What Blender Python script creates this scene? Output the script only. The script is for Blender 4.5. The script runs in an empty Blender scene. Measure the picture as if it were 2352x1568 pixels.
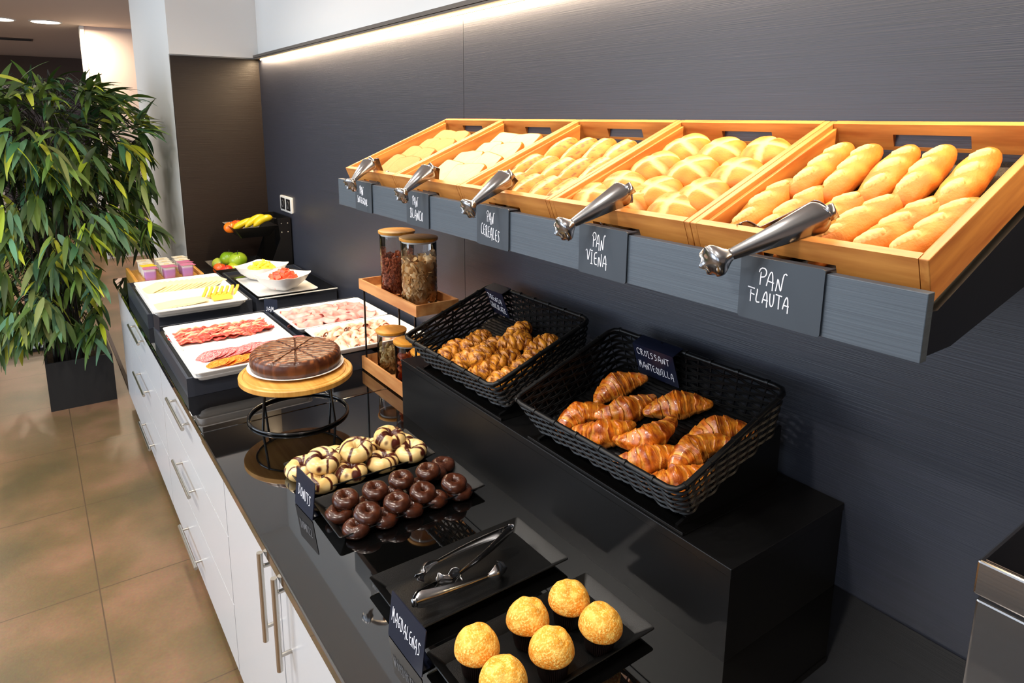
import bpy, math, random
from mathutils import Vector, Matrix, Euler, noise
from math import sin, cos, pi, radians
scn = bpy.context.scene
COL = scn.collection

# ------------------------------------------------------------------ camera
cam_d = bpy.data.cameras.new('camera'); cam = bpy.data.objects.new('camera', cam_d); COL.objects.link(cam)
cam_d.sensor_width = 36.0; cam_d.lens = 1551.62 / 2352 * 36
cam_d.shift_x = (1176 - 1161.03) / 2352; cam_d.shift_y = (585.87 - 784) / 2352
cam_d.clip_start = 0.02
cr = Vector((0.81747221, -0.57594595, 0.00504478)); cd = Vector((-0.11009845, -0.16485416, -0.98015378)); cf = Vector((0.56534726, 0.80069305, -0.19817445))
m = Matrix.Identity(4)
for i in range(3): m[i][0] = cr[i]; m[i][1] = -cd[i]; m[i][2] = -cf[i]
m[0][3], m[1][3], m[2][3] = -1.2, 0.0, 1.632
cam.matrix_world = m
scn.camera = cam
scn.view_settings.view_transform = 'Standard'; scn.view_settings.look = 'None'
scn.view_settings.gamma = 1.0; scn.view_settings.use_curve_mapping = False
scn.view_settings.exposure = 0.0

# ------------------------------------------------------------------ world and lights
w = bpy.data.worlds.new('world'); scn.world = w; w.use_nodes = True
w.node_tree.nodes['Background'].inputs[0].default_value = (0.62, 0.75, 1.0, 1); w.node_tree.nodes['Background'].inputs[1].default_value = 0.6

def area(name, loc, size, power, color, target=None, size_y=None, shape='RECTANGLE', spread=180):
    l = bpy.data.lights.new(name, 'AREA'); l.shape = shape; l.size = size
    if size_y: l.size_y = size_y
    elif shape == 'RECTANGLE': l.size_y = size
    l.energy = power; l.color = color; l.spread = radians(spread)
    o = bpy.data.objects.new(name, l); COL.objects.link(o); o.location = loc
    if target is not None:
        o.rotation_euler = (Vector(target) - Vector(loc)).to_track_quat('-Z', 'Y').to_euler()
    return o
WARM = (1.0, 0.80, 0.58); NEUT = (1.0, 0.93, 0.84); DAY = (0.74, 0.86, 1.0)
# ceiling downlights over the aisle and the counter
for (x, y, pw) in ((-0.95, 0.55, 10), (-0.95, 1.75, 10.5), (-0.95, 2.95, 11.5), (-2.0, 0.9, 24), (-2.0, 2.4, 26)):
    area('ceiling_spot', (x, y, 2.585), 0.16, pw, NEUT, (x, y, 0), shape='DISK', spread=150)
for (x, y) in ((-0.62, 8.7), (-1.24, 8.9)):
    area('ceiling_spot', (x, y, 2.57), 0.2, 30, WARM, (x, y, 0), shape='DISK')
area('hall_ceiling_light', (-2.2, 6.6, 2.55), 1.2, 42, NEUT, (-2.2, 6.6, 0))
area('hall_ceiling_light', (-1.5, 11.5, 2.5), 1.0, 30, WARM, (-1.5, 11.5, 0))
# daylight entering the windows of the left wall
area('window_daylight', (-4.15, 3.6, 1.45), 3.4, 90, DAY, (0, 3.6, 1.2), size_y=1.9)
area('window_daylight', (-4.15, 0.0, 1.45), 2.6, 24, DAY, (0, 0.0, 1.2), size_y=1.9)
# unseen fill added to brighten the ceiling that the worktop reflects
area('added_ceiling_fill', (-1.6, 1.8, 2.3), 1.4, 22, NEUT, (-1.6, 1.8, 3.0), size_y=4.5)
# warm strip hidden under the wall trim
area('strip_light', (-0.016, 1.85, 1.962), 4.7, 47, (1.0, 0.74, 0.46), (-0.016, 1.85, 0), size_y=0.012)
bpy.data.objects['strip_light'].rotation_euler = (0, 0, pi / 2)

# ------------------------------------------------------------------ helpers
def L(c):
    r = []
    for v in c[:3]:
        v = v / 255.0
        r.append(v / 12.92 if v <= 0.04045 else ((v + 0.055) / 1.055) ** 2.4)
    return (r[0], r[1], r[2], 1.0)
def lerp(a, b, t):
    t = max(0.0, min(1.0, t)); return tuple(a[i] + (b[i] - a[i]) * t for i in range(len(a)))
def sm(a, b, x):
    t = max(0.0, min(1.0, (x - a) / (b - a))); return t * t * (3 - 2 * t)
def ns(p, s=1.0, o=0.0): return noise.noise(Vector((p[0] * s + o, p[1] * s + o * 1.7, p[2] * s - o)))

def mat(name, color=(128, 128, 128), rough=0.5, metal=0.0, spec=0.5, vcol=False, var=None, bump=None, emit=None, coat=0.0, sss=0.0, trans=0.0):
    """var=(scale_vec, detail, amount 0..1 dark colour rgb) colour mottling in object space; bump=(scale_vec, strength)"""
    M = bpy.data.materials.new(name); M.use_nodes = True; nt = M.node_tree; b = nt.nodes['Principled BSDF']
    b.inputs['Base Color'].default_value = L(color); b.inputs['Roughness'].default_value = rough; b.inputs['Metallic'].default_value = metal
    b.inputs['Specular IOR Level'].default_value = spec; b.inputs['Coat Weight'].default_value = coat; b.inputs['Coat Roughness'].default_value = 0.08
    if sss: b.inputs['Subsurface Weight'].default_value = sss; b.inputs['Subsurface Radius'].default_value = (0.01, 0.006, 0.003); b.inputs['Subsurface Scale'].default_value = 0.6
    src = None
    if vcol:
        a = nt.nodes.new('ShaderNodeVertexColor'); a.layer_name = 'col'; src = a.outputs['Color']
    tc = None
    if var or bump: tc = nt.nodes.new('ShaderNodeTexCoord')
    def nz(sc, det):
        mp = nt.nodes.new('ShaderNodeMapping'); mp.inputs['Scale'].default_value = sc; nt.links.new(tc.outputs['Object'], mp.inputs[0])
        n = nt.nodes.new('ShaderNodeTexNoise'); n.inputs['Scale'].default_value = 1.0; n.inputs['Detail'].default_value = det; nt.links.new(mp.outputs[0], n.inputs['Vector']); return n
    if var:
        sc, det, c2 = var[:3]; lo, hi = (var[3], var[4]) if len(var) > 3 else (0.35, 0.65)
        n = nz(sc, det); r = nt.nodes.new('ShaderNodeMapRange'); r.inputs['From Min'].default_value = lo; r.inputs['From Max'].default_value = hi
        nt.links.new(n.outputs['Fac'], r.inputs['Value'])
        mx = nt.nodes.new('ShaderNodeMix'); mx.data_type = 'RGBA'; nt.links.new(r.outputs[0], mx.inputs['Factor'])
        if src: nt.links.new(src, mx.inputs['A'])
        else: mx.inputs['A'].default_value = L(color)
        mx.inputs['B'].default_value = L(c2)
        src = mx.outputs['Result']
    if src: nt.links.new(src, b.inputs['Base Color'])
    if bump:
        n = nz(bump[0], bump[2] if len(bump) > 2 else 4); bp = nt.nodes.new('ShaderNodeBump'); bp.inputs['Strength'].default_value = bump[1]; bp.inputs['Distance'].default_value = 0.002
        nt.links.new(n.outputs['Fac'], bp.inputs['Height']); nt.links.new(bp.outputs[0], b.inputs['Normal'])
    if emit:
        b.inputs['Emission Color'].default_value = L(emit[0]); b.inputs['Emission Strength'].default_value = emit[1]
    return M

def thin_glass(name, tint=(1, 1, 1), refl=1.0, rough=0.02):
    M = bpy.data.materials.new(name); M.use_nodes = True; nt = M.node_tree; nt.nodes.clear()
    o = nt.nodes.new('ShaderNodeOutputMaterial'); mx = nt.nodes.new('ShaderNodeMixShader'); tr = nt.nodes.new('ShaderNodeBsdfTransparent'); g = nt.nodes.new('ShaderNodeBsdfGlossy')
    tr.inputs[0].default_value = (*tint, 1); g.inputs['Roughness'].default_value = rough
    fr = nt.nodes.new('ShaderNodeFresnel'); fr.inputs[0].default_value = 1.5
    ml = nt.nodes.new('ShaderNodeMath'); ml.operation = 'MULTIPLY'; ml.inputs[1].default_value = refl; nt.links.new(fr.outputs[0], ml.inputs[0])
    nt.links.new(ml.outputs[0], mx.inputs[0]); nt.links.new(tr.outputs[0], mx.inputs[1]); nt.links.new(g.outputs[0], mx.inputs[2]); nt.links.new(mx.outputs[0], o.inputs[0]); return M

class MB:
    def __init__(s): s.v = []; s.f = []; s.c = []; s.usec = False
    def add(s, vs, fs, cs=None, M=None):
        b = len(s.v)
        for p in vs:
            p = Vector(p); s.v.append(M @ p if M is not None else p)
        s.f += [tuple(i + b for i in f) for f in fs]
        if cs is not None: s.usec = True; s.c += list(cs)
        else: s.c += [(1, 1, 1, 1)] * len(vs)
        return s
    def box(s, x0, x1, y0, y1, z0, z1, M=None, c=None):
        vs = [(x, y, z) for x in (x0, x1) for y in (y0, y1) for z in (z0, z1)]
        fs = [(0, 1, 3, 2), (4, 6, 7, 5), (0, 4, 5, 1), (2, 3, 7, 6), (0, 2, 6, 4), (1, 5, 7, 3)]
        return s.add(vs, fs, [c] * 8 if c else None, M)
    def grid(s, rows, closed_u=False, closed_v=False, cols=None, cap0=False, cap1=False, M=None):
        nu = len(rows); nv = len(rows[0]); vs = [p for r in rows for p in r]; fs = []
        for i in range(nu if closed_u else nu - 1):
            for j in range(nv if closed_v else nv - 1):
                a = i * nv + j; b = i * nv + (j + 1) % nv; c2 = ((i + 1) % nu) * nv + (j + 1) % nv; d = ((i + 1) % nu) * nv + j
                fs.append((a, b, c2, d))
        if cap0: fs.append(tuple(range(nv - 1, -1, -1)))
        if cap1: fs.append(tuple(range((nu - 1) * nv, nu * nv)))
        return s.add(vs, fs, [c for r in cols for c in r] if cols else None, M)
    def tube(s, pts, r, n=8, closed=False, sq=1.0, M=None, c=None):
        pts = [Vector(p) for p in pts]; N = len(pts); rows = []; prev = None
        for i, p in enumerate(pts):
            if closed: t = pts[(i + 1) % N] - pts[i - 1]
            else: t = pts[min(i + 1, N - 1)] - pts[max(i - 1, 0)]
            if t.length < 1e-9: t = Vector((0, 0, 1))
            t.normalize()
            if prev is None:
                ref = Vector((0, 0, 1)) if abs(t.z) < 0.9 else Vector((1, 0, 0)); u = t.cross(ref).normalized()
            else:
                u = prev - t * prev.dot(t)
                u = u.normalized() if u.length > 1e-6 else t.orthogonal().normalized()
            prev = u; v = t.cross(u); rr = r[i] if isinstance(r, (list, tuple)) else r
            rows.append([p + u * (rr * cos(2 * pi * k / n)) + v * (rr * sq * sin(2 * pi * k / n)) for k in range(n)])
        cols = [[c] * n for _ in rows] if c else None
        return s.grid(rows, closed_u=closed, closed_v=True, cols=cols, cap0=not closed, cap1=not closed, M=M)
    def lathe(s, prof, n=32, M=None, cols=None, cap0=True, cap1=True):
        rows = [[(r * cos(2 * pi * k / n), r * sin(2 * pi * k / n), z) for k in range(n)] for r, z in prof]
        return s.grid(rows, closed_v=True, cap0=cap0, cap1=cap1, M=M, cols=[[c] * n for c in cols] if cols else None)
    def loft(s, loops, cap0=True, cap1=True, M=None):
        return s.grid(loops, closed_v=True, cap0=cap0, cap1=cap1, M=M)
    def build(s, name, m, parent=None, loc=None, rot=None, smooth=40, bevel=0, solid=0, sub=0):
        me = bpy.data.meshes.new(name); me.from_pydata([tuple(p) for p in s.v], [], s.f); me.update()
        if s.usec:
            a = me.color_attributes.new('col', 'FLOAT_COLOR', 'POINT'); a.data.foreach_set('color', [x for c in s.c for x in c])
        if smooth:
            me.polygons.foreach_set('use_smooth', [True] * len(me.polygons)); me.set_sharp_from_angle(angle=radians(smooth))
        for mm in (m if isinstance(m, (list, tuple)) else [m]): me.materials.append(mm)
        o = bpy.data.objects.new(name, me); COL.objects.link(o)
        if parent is not None: o.parent = parent
        if loc is not None: o.location = loc
        if rot is not None: o.rotation_euler = rot
        if bevel:
            b = o.modifiers.new('bevel', 'BEVEL'); b.width = bevel; b.segments = 2; b.limit_method = 'ANGLE'; b.angle_limit = radians(40); b.harden_normals = False
        if solid:
            b = o.modifiers.new('solid', 'SOLIDIFY'); b.thickness = solid; b.offset = 0
        if sub:
            b = o.modifiers.new('sub', 'SUBSURF'); b.levels = sub; b.render_levels = sub
        return o

def rr(hx, hy, r, z=0.0, n=5, cx=0.0, cy=0.0):
    out = []
    r = min(r, hx - 1e-5, hy - 1e-5)
    for (sx, sy, a0) in ((1, 1, 0), (-1, 1, pi / 2), (-1, -1, pi), (1, -1, 3 * pi / 2)):
        for k in range(n + 1):
            a = a0 + pi / 2 * k / n
            out.append((cx + sx * (hx - r) + r * cos(a), cy + sy * (hy - r) + r * sin(a), z))
    return out

def tag(o, label=None, cat=None, group=None, kind=None):
    if label: o['label'] = label
    if cat: o['category'] = cat
    if group: o['group'] = group
    if kind: o['kind'] = kind
    return o
def thing(name, label, cat, loc=(0, 0, 0), rot=(0, 0, 0), group=None):
    o = bpy.data.objects.new(name, None); COL.objects.link(o); o.location = loc; o.rotation_euler = rot; o.empty_display_size = 0.05
    return tag(o, label, cat, group)
def children(o): return [c for c in bpy.data.objects if c.parent == o]
def dup(o, loc=None, rot=None, label=None, group=None, parent=None, scale=None, kids=None):
    c = o.copy(); COL.objects.link(c)
    if parent is not None: c.parent = parent
    if loc is not None: c.location = loc
    if rot is not None: c.rotation_euler = rot
    if scale is not None: c.scale = scale
    if label: c['label'] = label
    if group: c['group'] = group
    for k in (kids if kids is not None else children(o)): dup(k, parent=c)
    return c
def struct(o): o['kind'] = 'structure'; return o
ORD = ['first', 'second', 'third', 'fourth', 'fifth', 'sixth', 'seventh', 'eighth', 'ninth', 'tenth', 'eleventh', 'twelfth', 'thirteenth', 'fourteenth', 'fifteenth', 'sixteenth', 'seventeenth', 'eighteenth', 'nineteenth', 'twentieth']
rnd = random.Random(7)

# ------------------------------------------------------------------ materials
M_lam = mat('black_wood_laminate', (53, 55, 66), 0.38, spec=0.5, var=((3, 3, 420), 4, (48, 51, 59)), bump=((4, 4, 600), 0.22, 3))
M_lam2 = mat('brown_dark_laminate', (34, 25, 20), 0.4, spec=0.4, var=((3, 3, 420), 4, (28, 20, 17)), bump=((4, 4, 420), 0.3, 3))
M_board = mat('daylit_wood_laminate', (74, 84, 94), 0.42, var=((3, 4, 420), 4, (68, 77, 87)), bump=((4, 5, 600), 0.12, 3))  # wall laminate again, with the daylight's blue-grey put into the colour
M_black = mat('satin_black', (9, 9, 10), 0.34, spec=0.5, var=((900, 900, 900), 2, (30, 30, 30), 0.72, 0.8))
M_riser = mat('black_melamine', (9, 9, 10), 0.4, spec=0.35, bump=((500, 500, 500), 0.05))
M_stone = mat('polished_black_granite', (6, 6, 6), 0.03, spec=0.95, var=((700, 700, 700), 2, (60, 58, 55), 0.74, 0.8))
M_white = mat('white_paint', (226, 226, 224), 0.7)
M_cab = mat('white_gloss_cabinet', (214, 216, 219), 0.22, spec=0.5)
M_gap = mat('dark_gap', (60, 60, 62), 0.8)
M_steel = mat('brushed_steel', (196, 190, 180), 0.3, metal=1.0)
M_chrome = mat('polished_steel', (158, 158, 160), 0.2, metal=1.0)
M_wood = mat('acacia_wood', (206, 140, 68), 0.42, var=((6, 60, 60), 5, (158, 88, 34), 0.35, 0.75), bump=((8, 90, 90), 0.12))
M_woody = mat('acacia_wood_cross', (206, 140, 68), 0.42, var=((60, 6, 60), 5, (158, 88, 34), 0.35, 0.75), bump=((90, 8, 90), 0.12))
M_bamboo = mat('bamboo', (222, 168, 84), 0.4, var=((70, 5, 5), 2, (196, 138, 58)), bump=((90, 8, 8), 0.06))
M_lid = mat('bamboo_lid', (214, 150, 52), 0.4, var=((80, 6, 6), 3, (192, 126, 36)))
M_rackwood = mat('oiled_wood', (204, 146, 88), 0.45, var=((40, 5, 40), 4, (178, 114, 62)))
M_mel = mat('white_melamine', (244, 241, 236), 0.25, spec=0.5)
M_blk_dish = mat('black_speckled_dish', (7, 7, 7), 0.33, spec=0.35, bump=((1400, 1400, 1400), 0.25, 1))
M_cool = mat('black_cooling_box', (50, 54, 64), 0.35, spec=0.5)
M_coolin = mat('cooling_plate', (52, 50, 46), 0.3, spec=0.6)
M_chalk = mat('chalk_board', (50, 58, 67), 0.5)
M_chalkb = mat('blue_black_board', (20, 24, 42), 0.3)
M_ink = mat('white_marker', (240, 242, 250), 0.6)
M_glass = thin_glass('jar_glass', (0.99, 0.99, 0.985))
M_acr = thin_glass('clear_acrylic', (0.93, 0.93, 0.9), 1.0)
M_rattan = mat('black_rattan', (10, 10, 11), 0.42, spec=0.35)
M_wire = mat('black_wire', (8, 8, 9), 0.15, spec=0.6)
M_bread = mat('bread_crust', vcol=True, rough=0.55, bump=((260, 260, 260), 0.35), spec=0.35, sss=0.0)
M_crumb = mat('bread_crumb', vcol=True, rough=0.85, bump=((500, 500, 500), 0.5), spec=0.2)
M_pastry = mat('glazed_pastry', vcol=True, rough=0.32, bump=((150, 150, 150), 0.7), spec=0.5, coat=0.45)
M_trenza = mat('braided_pastry', vcol=True, rough=0.38, bump=((260, 260, 260), 0.5), spec=0.45, coat=0.15)
M_choc = mat('chocolate_glaze', (74, 36, 20), 0.27, spec=0.5, var=((60, 60, 60), 3, (52, 24, 14)), bump=((90, 90, 90), 0.15))
M_donw = mat('striped_glaze', vcol=True, rough=0.32, bump=((90, 90, 90), 0.12))
M_muff = mat('muffin_top', vcol=True, rough=0.6, var=((300, 300, 300), 4, (255, 216, 120), 0.48, 0.66), bump=((420, 420, 420), 0.8), spec=0.4)
M_mcup = mat('muffin_paper', (30, 17, 15), 0.4)
M_meat = mat('cured_meat', vcol=True, rough=0.35, spec=0.5, bump=((300, 300, 300), 0.2))
M_cheese = mat('cheese', vcol=True, rough=0.45, spec=0.4)
M_cake = mat('chocolate_cake', vcol=True, rough=0.32, spec=0.4, bump=((70, 70, 70), 0.35))
M_fruit = mat('fruit_skin', vcol=True, rough=0.25, spec=0.5)
M_cut = mat('cut_fruit', vcol=True, rough=0.35, spec=0.5)
M_leaf = mat('leaf', vcol=True, rough=0.5, spec=0.35)
M_cane = mat('dark_cane', (34, 28, 20), 0.6)
M_soil = mat('planter_soil', (38, 30, 24), 0.95, var=((60, 60, 60), 4, (88, 70, 52)), bump=((80, 80, 80), 1.0))
M_pot = mat('planter_black', (22, 22, 23), 0.6)
M_yog = mat('yogurt_tub', vcol=True, rough=0.35)
M_plastic = mat('white_plastic', (220, 220, 215), 0.35)
M_dark = mat('dark_plastic', (25, 25, 27), 0.4)
M_led = mat('led_strip', (255, 230, 190), 0.5, emit=((255, 214, 150), 14.0))
M_lamp = mat('lamp_diffuser', (255, 244, 225), 0.5, emit=((255, 240, 215), 9.0))
M_trim = mat('taupe_trim', (92, 86, 80), 0.5)
M_mesh = mat('tray_mesh', (52, 42, 34), 0.8, var=((420, 420, 420), 1, (26, 20, 16), 0.45, 0.55))
M_pink = mat('beige_wall_paint', (214, 196, 186), 0.75)
M_brown = mat('brown_wall_paint', (84, 70, 64), 0.75)
M_ceil = mat('beige_ceiling_paint', (205, 190, 178), 0.8)
M_flake = mat('cereal_flake', vcol=True, rough=0.6)
M_alu = mat('stainless', (172, 168, 165), 0.22, metal=1.0, bump=((2, 2, 60), 0.1))
M_alutop = mat('stainless_top', (120, 108, 98), 0.12, metal=1.0)

M_stone.node_tree.nodes['Principled BSDF'].inputs['Coat Weight'].default_value = 1.0; M_stone.node_tree.nodes['Principled BSDF'].inputs['Coat Roughness'].default_value = 0.02; M_stone.node_tree.nodes['Principled BSDF'].inputs['Coat IOR'].default_value = 1.6
# ------------------------------------------------------------------ setting
def floor_mat():
    M = bpy.data.materials.new('stone_tiles'); M.use_nodes = True; nt = M.node_tree; b = nt.nodes['Principled BSDF']; N = nt.nodes.new; K = nt.links.new
    tc = N('ShaderNodeTexCoord'); sp = N('ShaderNodeSeparateXYZ'); K(tc.outputs['Object'], sp.inputs[0])
    def line(out, off):
        a = N('ShaderNodeMath'); a.operation = 'SUBTRACT'; a.inputs[1].default_value = off; K(out, a.inputs[0])
        d = N('ShaderNodeMath'); d.operation = 'PINGPONG'; d.inputs[1].default_value = 0.32; K(a.outputs[0], d.inputs[0])
        l = N('ShaderNodeMath'); l.operation = 'LESS_THAN'; l.inputs[1].default_value = 0.0022; K(d.outputs[0], l.inputs[0]); return l
    lx = line(sp.outputs[0], -1.153); ly = line(sp.outputs[1], 2.535)
    mx = N('ShaderNodeMath'); mx.operation = 'MAXIMUM'; K(lx.outputs[0], mx.inputs[0]); K(ly.outputs[0], mx.inputs[1])
    n1 = N('ShaderNodeTexNoise'); n1.inputs['Scale'].default_value = 2.6; n1.inputs['Detail'].default_value = 7; K(tc.outputs['Object'], n1.inputs['Vector'])
    n2 = N('ShaderNodeTexNoise'); n2.inputs['Scale'].default_value = 110; n2.inputs['Detail'].default_value = 3; K(tc.outputs['Object'], n2.inputs['Vector'])
    r = N('ShaderNodeValToRGB'); K(n1.outputs['Fac'], r.inputs[0]); e = r.color_ramp.elements
    e[0].position = 0.34; e[0].color = L((92, 78, 52)); e[1].position = 0.66; e[1].color = L((134, 100, 76))
    x = e.new(0.5); x.color = L((110, 88, 60))
    m2 = N('ShaderNodeMix'); m2.data_type = 'RGBA'; m2.blend_type = 'OVERLAY'; m2.inputs['Factor'].default_value = 0.25; K(r.outputs[0], m2.inputs['A']); K(n2.outputs['Color'], m2.inputs['B'])
    m3 = N('ShaderNodeMix'); m3.data_type = 'RGBA'; K(mx.outputs[0], m3.inputs['Factor']); K(m2.outputs['Result'], m3.inputs['A']); m3.inputs['B'].default_value = L((86, 68, 50))
    K(m3.outputs['Result'], b.inputs['Base Color']); b.inputs['Roughness'].default_value = 0.38
    bp = N('ShaderNodeBump'); bp.inputs['Strength'].default_value = 0.12; bp.inputs['Distance'].default_value = 0.002; K(n2.outputs['Fac'], bp.inputs['Height']); K(bp.outputs[0], b.inputs['Normal'])
    return M
struct(MB().box(-5.0, 3.0, -3.0, 15.0, -0.1, 0.0).build('floor', floor_mat(), smooth=0))
struct(MB().box(-5.0, 3.0, -3.0, 5.64, 2.6, 2.7).build('ceiling', M_white, smooth=0))
struct(MB().box(-5.0, 3.0, 5.641, 15.0, 2.6, 2.7).build('ceiling_hall', M_ceil, smooth=0))
# wall on the right: laminate panels below the trim, white plaster above
SEAM = 1.942
b = MB().box(0.0, 0.02, -3.0, SEAM - 0.0012, 0.0, 1.968); b.box(0.0, 0.02, SEAM + 0.0012, 4.26, 0.0, 1.968)
struct(b.build('wall_right', M_lam, smooth=0))
struct(MB().box(0.021, 0.2, -3.0, 4.261, 0.0, 2.6).build('wall_right_backing', M_white, smooth=0))
struct(MB().box(0.0, 0.0205, -3.0, 4.261, 1.991, 2.6).build('wall_right_upper', M_white, smooth=0))
struct(MB().box(-0.032, 0.02, -3.0, 4.258, 1.976, 1.99).box(-0.030, 0.02, -3.0, 4.258, 1.967, 1.974).build('trim_1', M_trim, smooth=0))
led = MB().box(-0.008, -0.0015, -1.5, 4.2, 1.9605, 1.9665).build('led_strip', M_led, smooth=0)
tag(led, 'glowing warm light strip running under the trim along the dark wall', 'light')
# end wall that closes the counter, returning back at its left end
struct(MB().box(-0.482, 0.2, 4.26, 4.28, 0.0, 1.968).build('wall_end', M_lam2, smooth=0))
struct(MB().box(-0.483, 0.2, 4.262, 5.64, 1.975, 2.6).box(-0.483, 0.2, 4.281, 5.64, 0, 1.975).build('wall_return', M_white, smooth=0))
# far hall
struct(MB().box(-0.52, 3.0, 9.0, 9.12, 0.0, 2.6).build('wall_hall', M_pink, smooth=0))
struct(MB().box(-0.56, -0.521, 8.98, 9.14, 0.0, 2.6).build('trim_2', M_white, smooth=0))
struct(MB().box(-5.0, 3.0, 14.0, 14.2, 2.12, 2.6).box(-5.0, -3.8, 14.0, 14.2, 0, 2.12).box(2.0, 3.0, 14.0, 14.2, 0, 2.12).build('wall_far', M_brown, smooth=0))
struct(MB().box(-3.8, 2.0, 13.9, 14.1, 2.06, 2.12).box(-3.8, 2.0, 13.9, 14.1, 0.0, 0.1).box(-1.6, -1.54, 13.9, 14.1, 0.1, 2.06).build('window_1', M_white, smooth=0))
struct(MB().box(-3.8, 2.0, 14.15, 14.16, 0.1, 2.06).build('window_2', mat('dusk_glass', (96, 92, 104), 0.1, spec=0.6), smooth=0))
# left wall with two windows (daylight), wall behind the camera
b = MB()
b.box(-4.4, -4.25, -3, 15, 0, 0.45); b.box(-4.4, -4.25, -3, 15, 2.42, 2.6)
for y0, y1 in ((-3, -1.4), (1.4, 1.8), (5.4, 15)): b.box(-4.4, -4.25, y0, y1, 0.45, 2.42)
struct(b.build('wall_left', M_white, smooth=0))
b = MB()
for y0, y1 in ((-1.4, 1.4), (1.8, 5.4)):
    for k in range(5):
        y = y0 + (y1 - y0 - 0.05) * k / 4; b.box(-4.36, -4.30, y, y + 0.05, 0.45, 2.42)
struct(b.build('window_3', M_white, smooth=0))
struct(MB().box(-4.4, 0.2, -3.0, -2.9, 0, 2.6).build('wall_back', M_pink, smooth=0))

# recessed ceiling lights and a ceiling vent of the hall
def ceiling_light(x, y, r, label):
    t = thing('ceiling_light', label, 'ceiling light', (x, y, 2.6), group=None)
    MB().lathe([(r * 1.15, 0), (r * 1.15, -0.006), (r, -0.008), (r, -0.001)], 28).build('lamp_ring', M_white, t)
    MB().lathe([(r * 0.98, -0.002), (r * 0.98, -0.009)], 28).build('diffuser', M_lamp, t)
ceiling_light(-0.87, 8.82, 0.13, 'round glowing ceiling light nearest the pale wall of the far hall')
ceiling_light(-1.27, 8.86, 0.13, 'round ceiling light at the very left edge of the view')
v = thing('ceiling_vent', 'long dark slotted ceiling vent in the hall beyond the plant', 'vent', (-1.25, 11.0, 2.6))
MB().box(-0.3, 0.3, -0.14, 0.14, -0.008, 0).build('vent_frame', M_brown, v)
for k in range(4): MB().box(-0.28, 0.28, -0.11 + k * 0.06, -0.09 + k * 0.06, -0.012, -0.008).build('slat', M_dark, v)

# ------------------------------------------------------------------ counter
struct_ct = MB().box(-0.875, -0.001, 1.9655, 4.258, 0.718, 0.745).build('granite_worktop', M_stone, smooth=0, bevel=0.003)
tag(struct_ct, 'polished black granite worktop slab under the buffet trays', 'worktop')
o = MB().box(-0.877, -0.001, -1.2, 1.9635, 0.718, 0.745).build('granite_worktop', M_stone, smooth=0, bevel=0.003)
tag(o, 'polished black granite worktop slab under the donuts and muffins', 'worktop')

def bar_handle(parent, y0, y1, z, vertical=False, r=0.006, x=-0.026):
    b = MB()
    if vertical:
        b.tube([(x, y0, z), (x, y0, y1)], r, 12)
        for zz in (z + (y1 - z) * 0.16, z + (y1 - z) * 0.84): b.tube([(x, y0, zz), (0.0, y0, zz)], r * 0.7, 10)
    else:
        b.tube([(x, y0, z), (x, y1, z)], r, 12)
        for yy in (y0 + (y1 - y0) * 0.12, y0 + (y1 - y0) * 0.88): b.tube([(x, yy, z), (0.0, yy, z)], r * 0.7, 10)
    return b.build('handle', M_steel, parent)
FX = -0.858
def cabinet_body(t, y0, y1):
    MB().box(0.02, 0.84, y0, y1, 0.06, 0.7175).build('body', M_cab, t, smooth=0)
    MB().box(0.07, 0.83, y0 + 0.002, y1 - 0.002, 0.0, 0.06).build('plinth', M_dark, t, smooth=0)
for (y0, y1, hy0, hy1, lab) in ((1.802, 2.838, 2.235, 2.53, 'white three drawer cabinet unit under the cured meat tray'), (2.842, 3.88, 3.24, 3.585, 'white three drawer cabinet unit beside the potted plant')):
    t = thing('drawer_cabinet', lab, 'cabinet', (FX, 0, 0)); cabinet_body(t, y0, y1)
    for (z0, z1, hz) in ((0.502, 0.712, 0.652), (0.288, 0.498, 0.412), (0.066, 0.284, 0.150)):
        d = MB().box(0.0, 0.019, y0 + 0.0015, y1 - 0.0015, z0, z1).build('drawer', M_cab, t, smooth=0)
        bar_handle(d, hy0, hy1, hz)
for (y0, y1, hy, lab) in ((1.312, 1.798, 1.352, 'white cabinet with a tall door under the donuts'), (0.80, 1.308, 1.252, 'white cabinet with a tall door under the tongs and muffins')):
    t = thing('door_cabinet', lab, 'cabinet', (FX, 0, 0)); cabinet_body(t, y0, y1)
    d = MB().box(0.0, 0.019, y0 + 0.0015, y1 - 0.0015, 0.066, 0.712).build('door', M_cab, t, smooth=0)
    bar_handle(d, hy, 0.722 if hy > 1.3 else 0.722, 0.505, True, r=0.0065)
t = thing('door_cabinet', 'white cabinet nearest the camera at the bottom edge', 'cabinet', (FX, 0, 0)); cabinet_body(t, -0.2, 0.796)
MB().box(0.0, 0.019, -0.199, 0.795, 0.066, 0.712).build('door', M_cab, t, smooth=0)
t = thing('end_cabinet', 'white narrow end cabinet behind the plant leaves', 'cabinet', (FX, 0, 0)); cabinet_body(t, 3.884, 4.256)
MB().box(0.0, 0.019, 3.886, 4.255, 0.066, 0.712).build('door', M_cab, t, smooth=0)

# black riser box along the wall
t = thing('black_riser', 'long black box standing on the worktop against the wall under the wicker baskets', 'display riser', (0, 0, 0.745))
MB().box(-0.341, -0.002, 0.58, 1.755, 0.0, 0.159).build('body', M_riser, t, smooth=0)
MB().box(-0.3425, -0.002, 0.5785, 1.7565, 0.16, 0.176).build('top_panel', M_riser, t, smooth=0, bevel=0.001)

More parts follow.
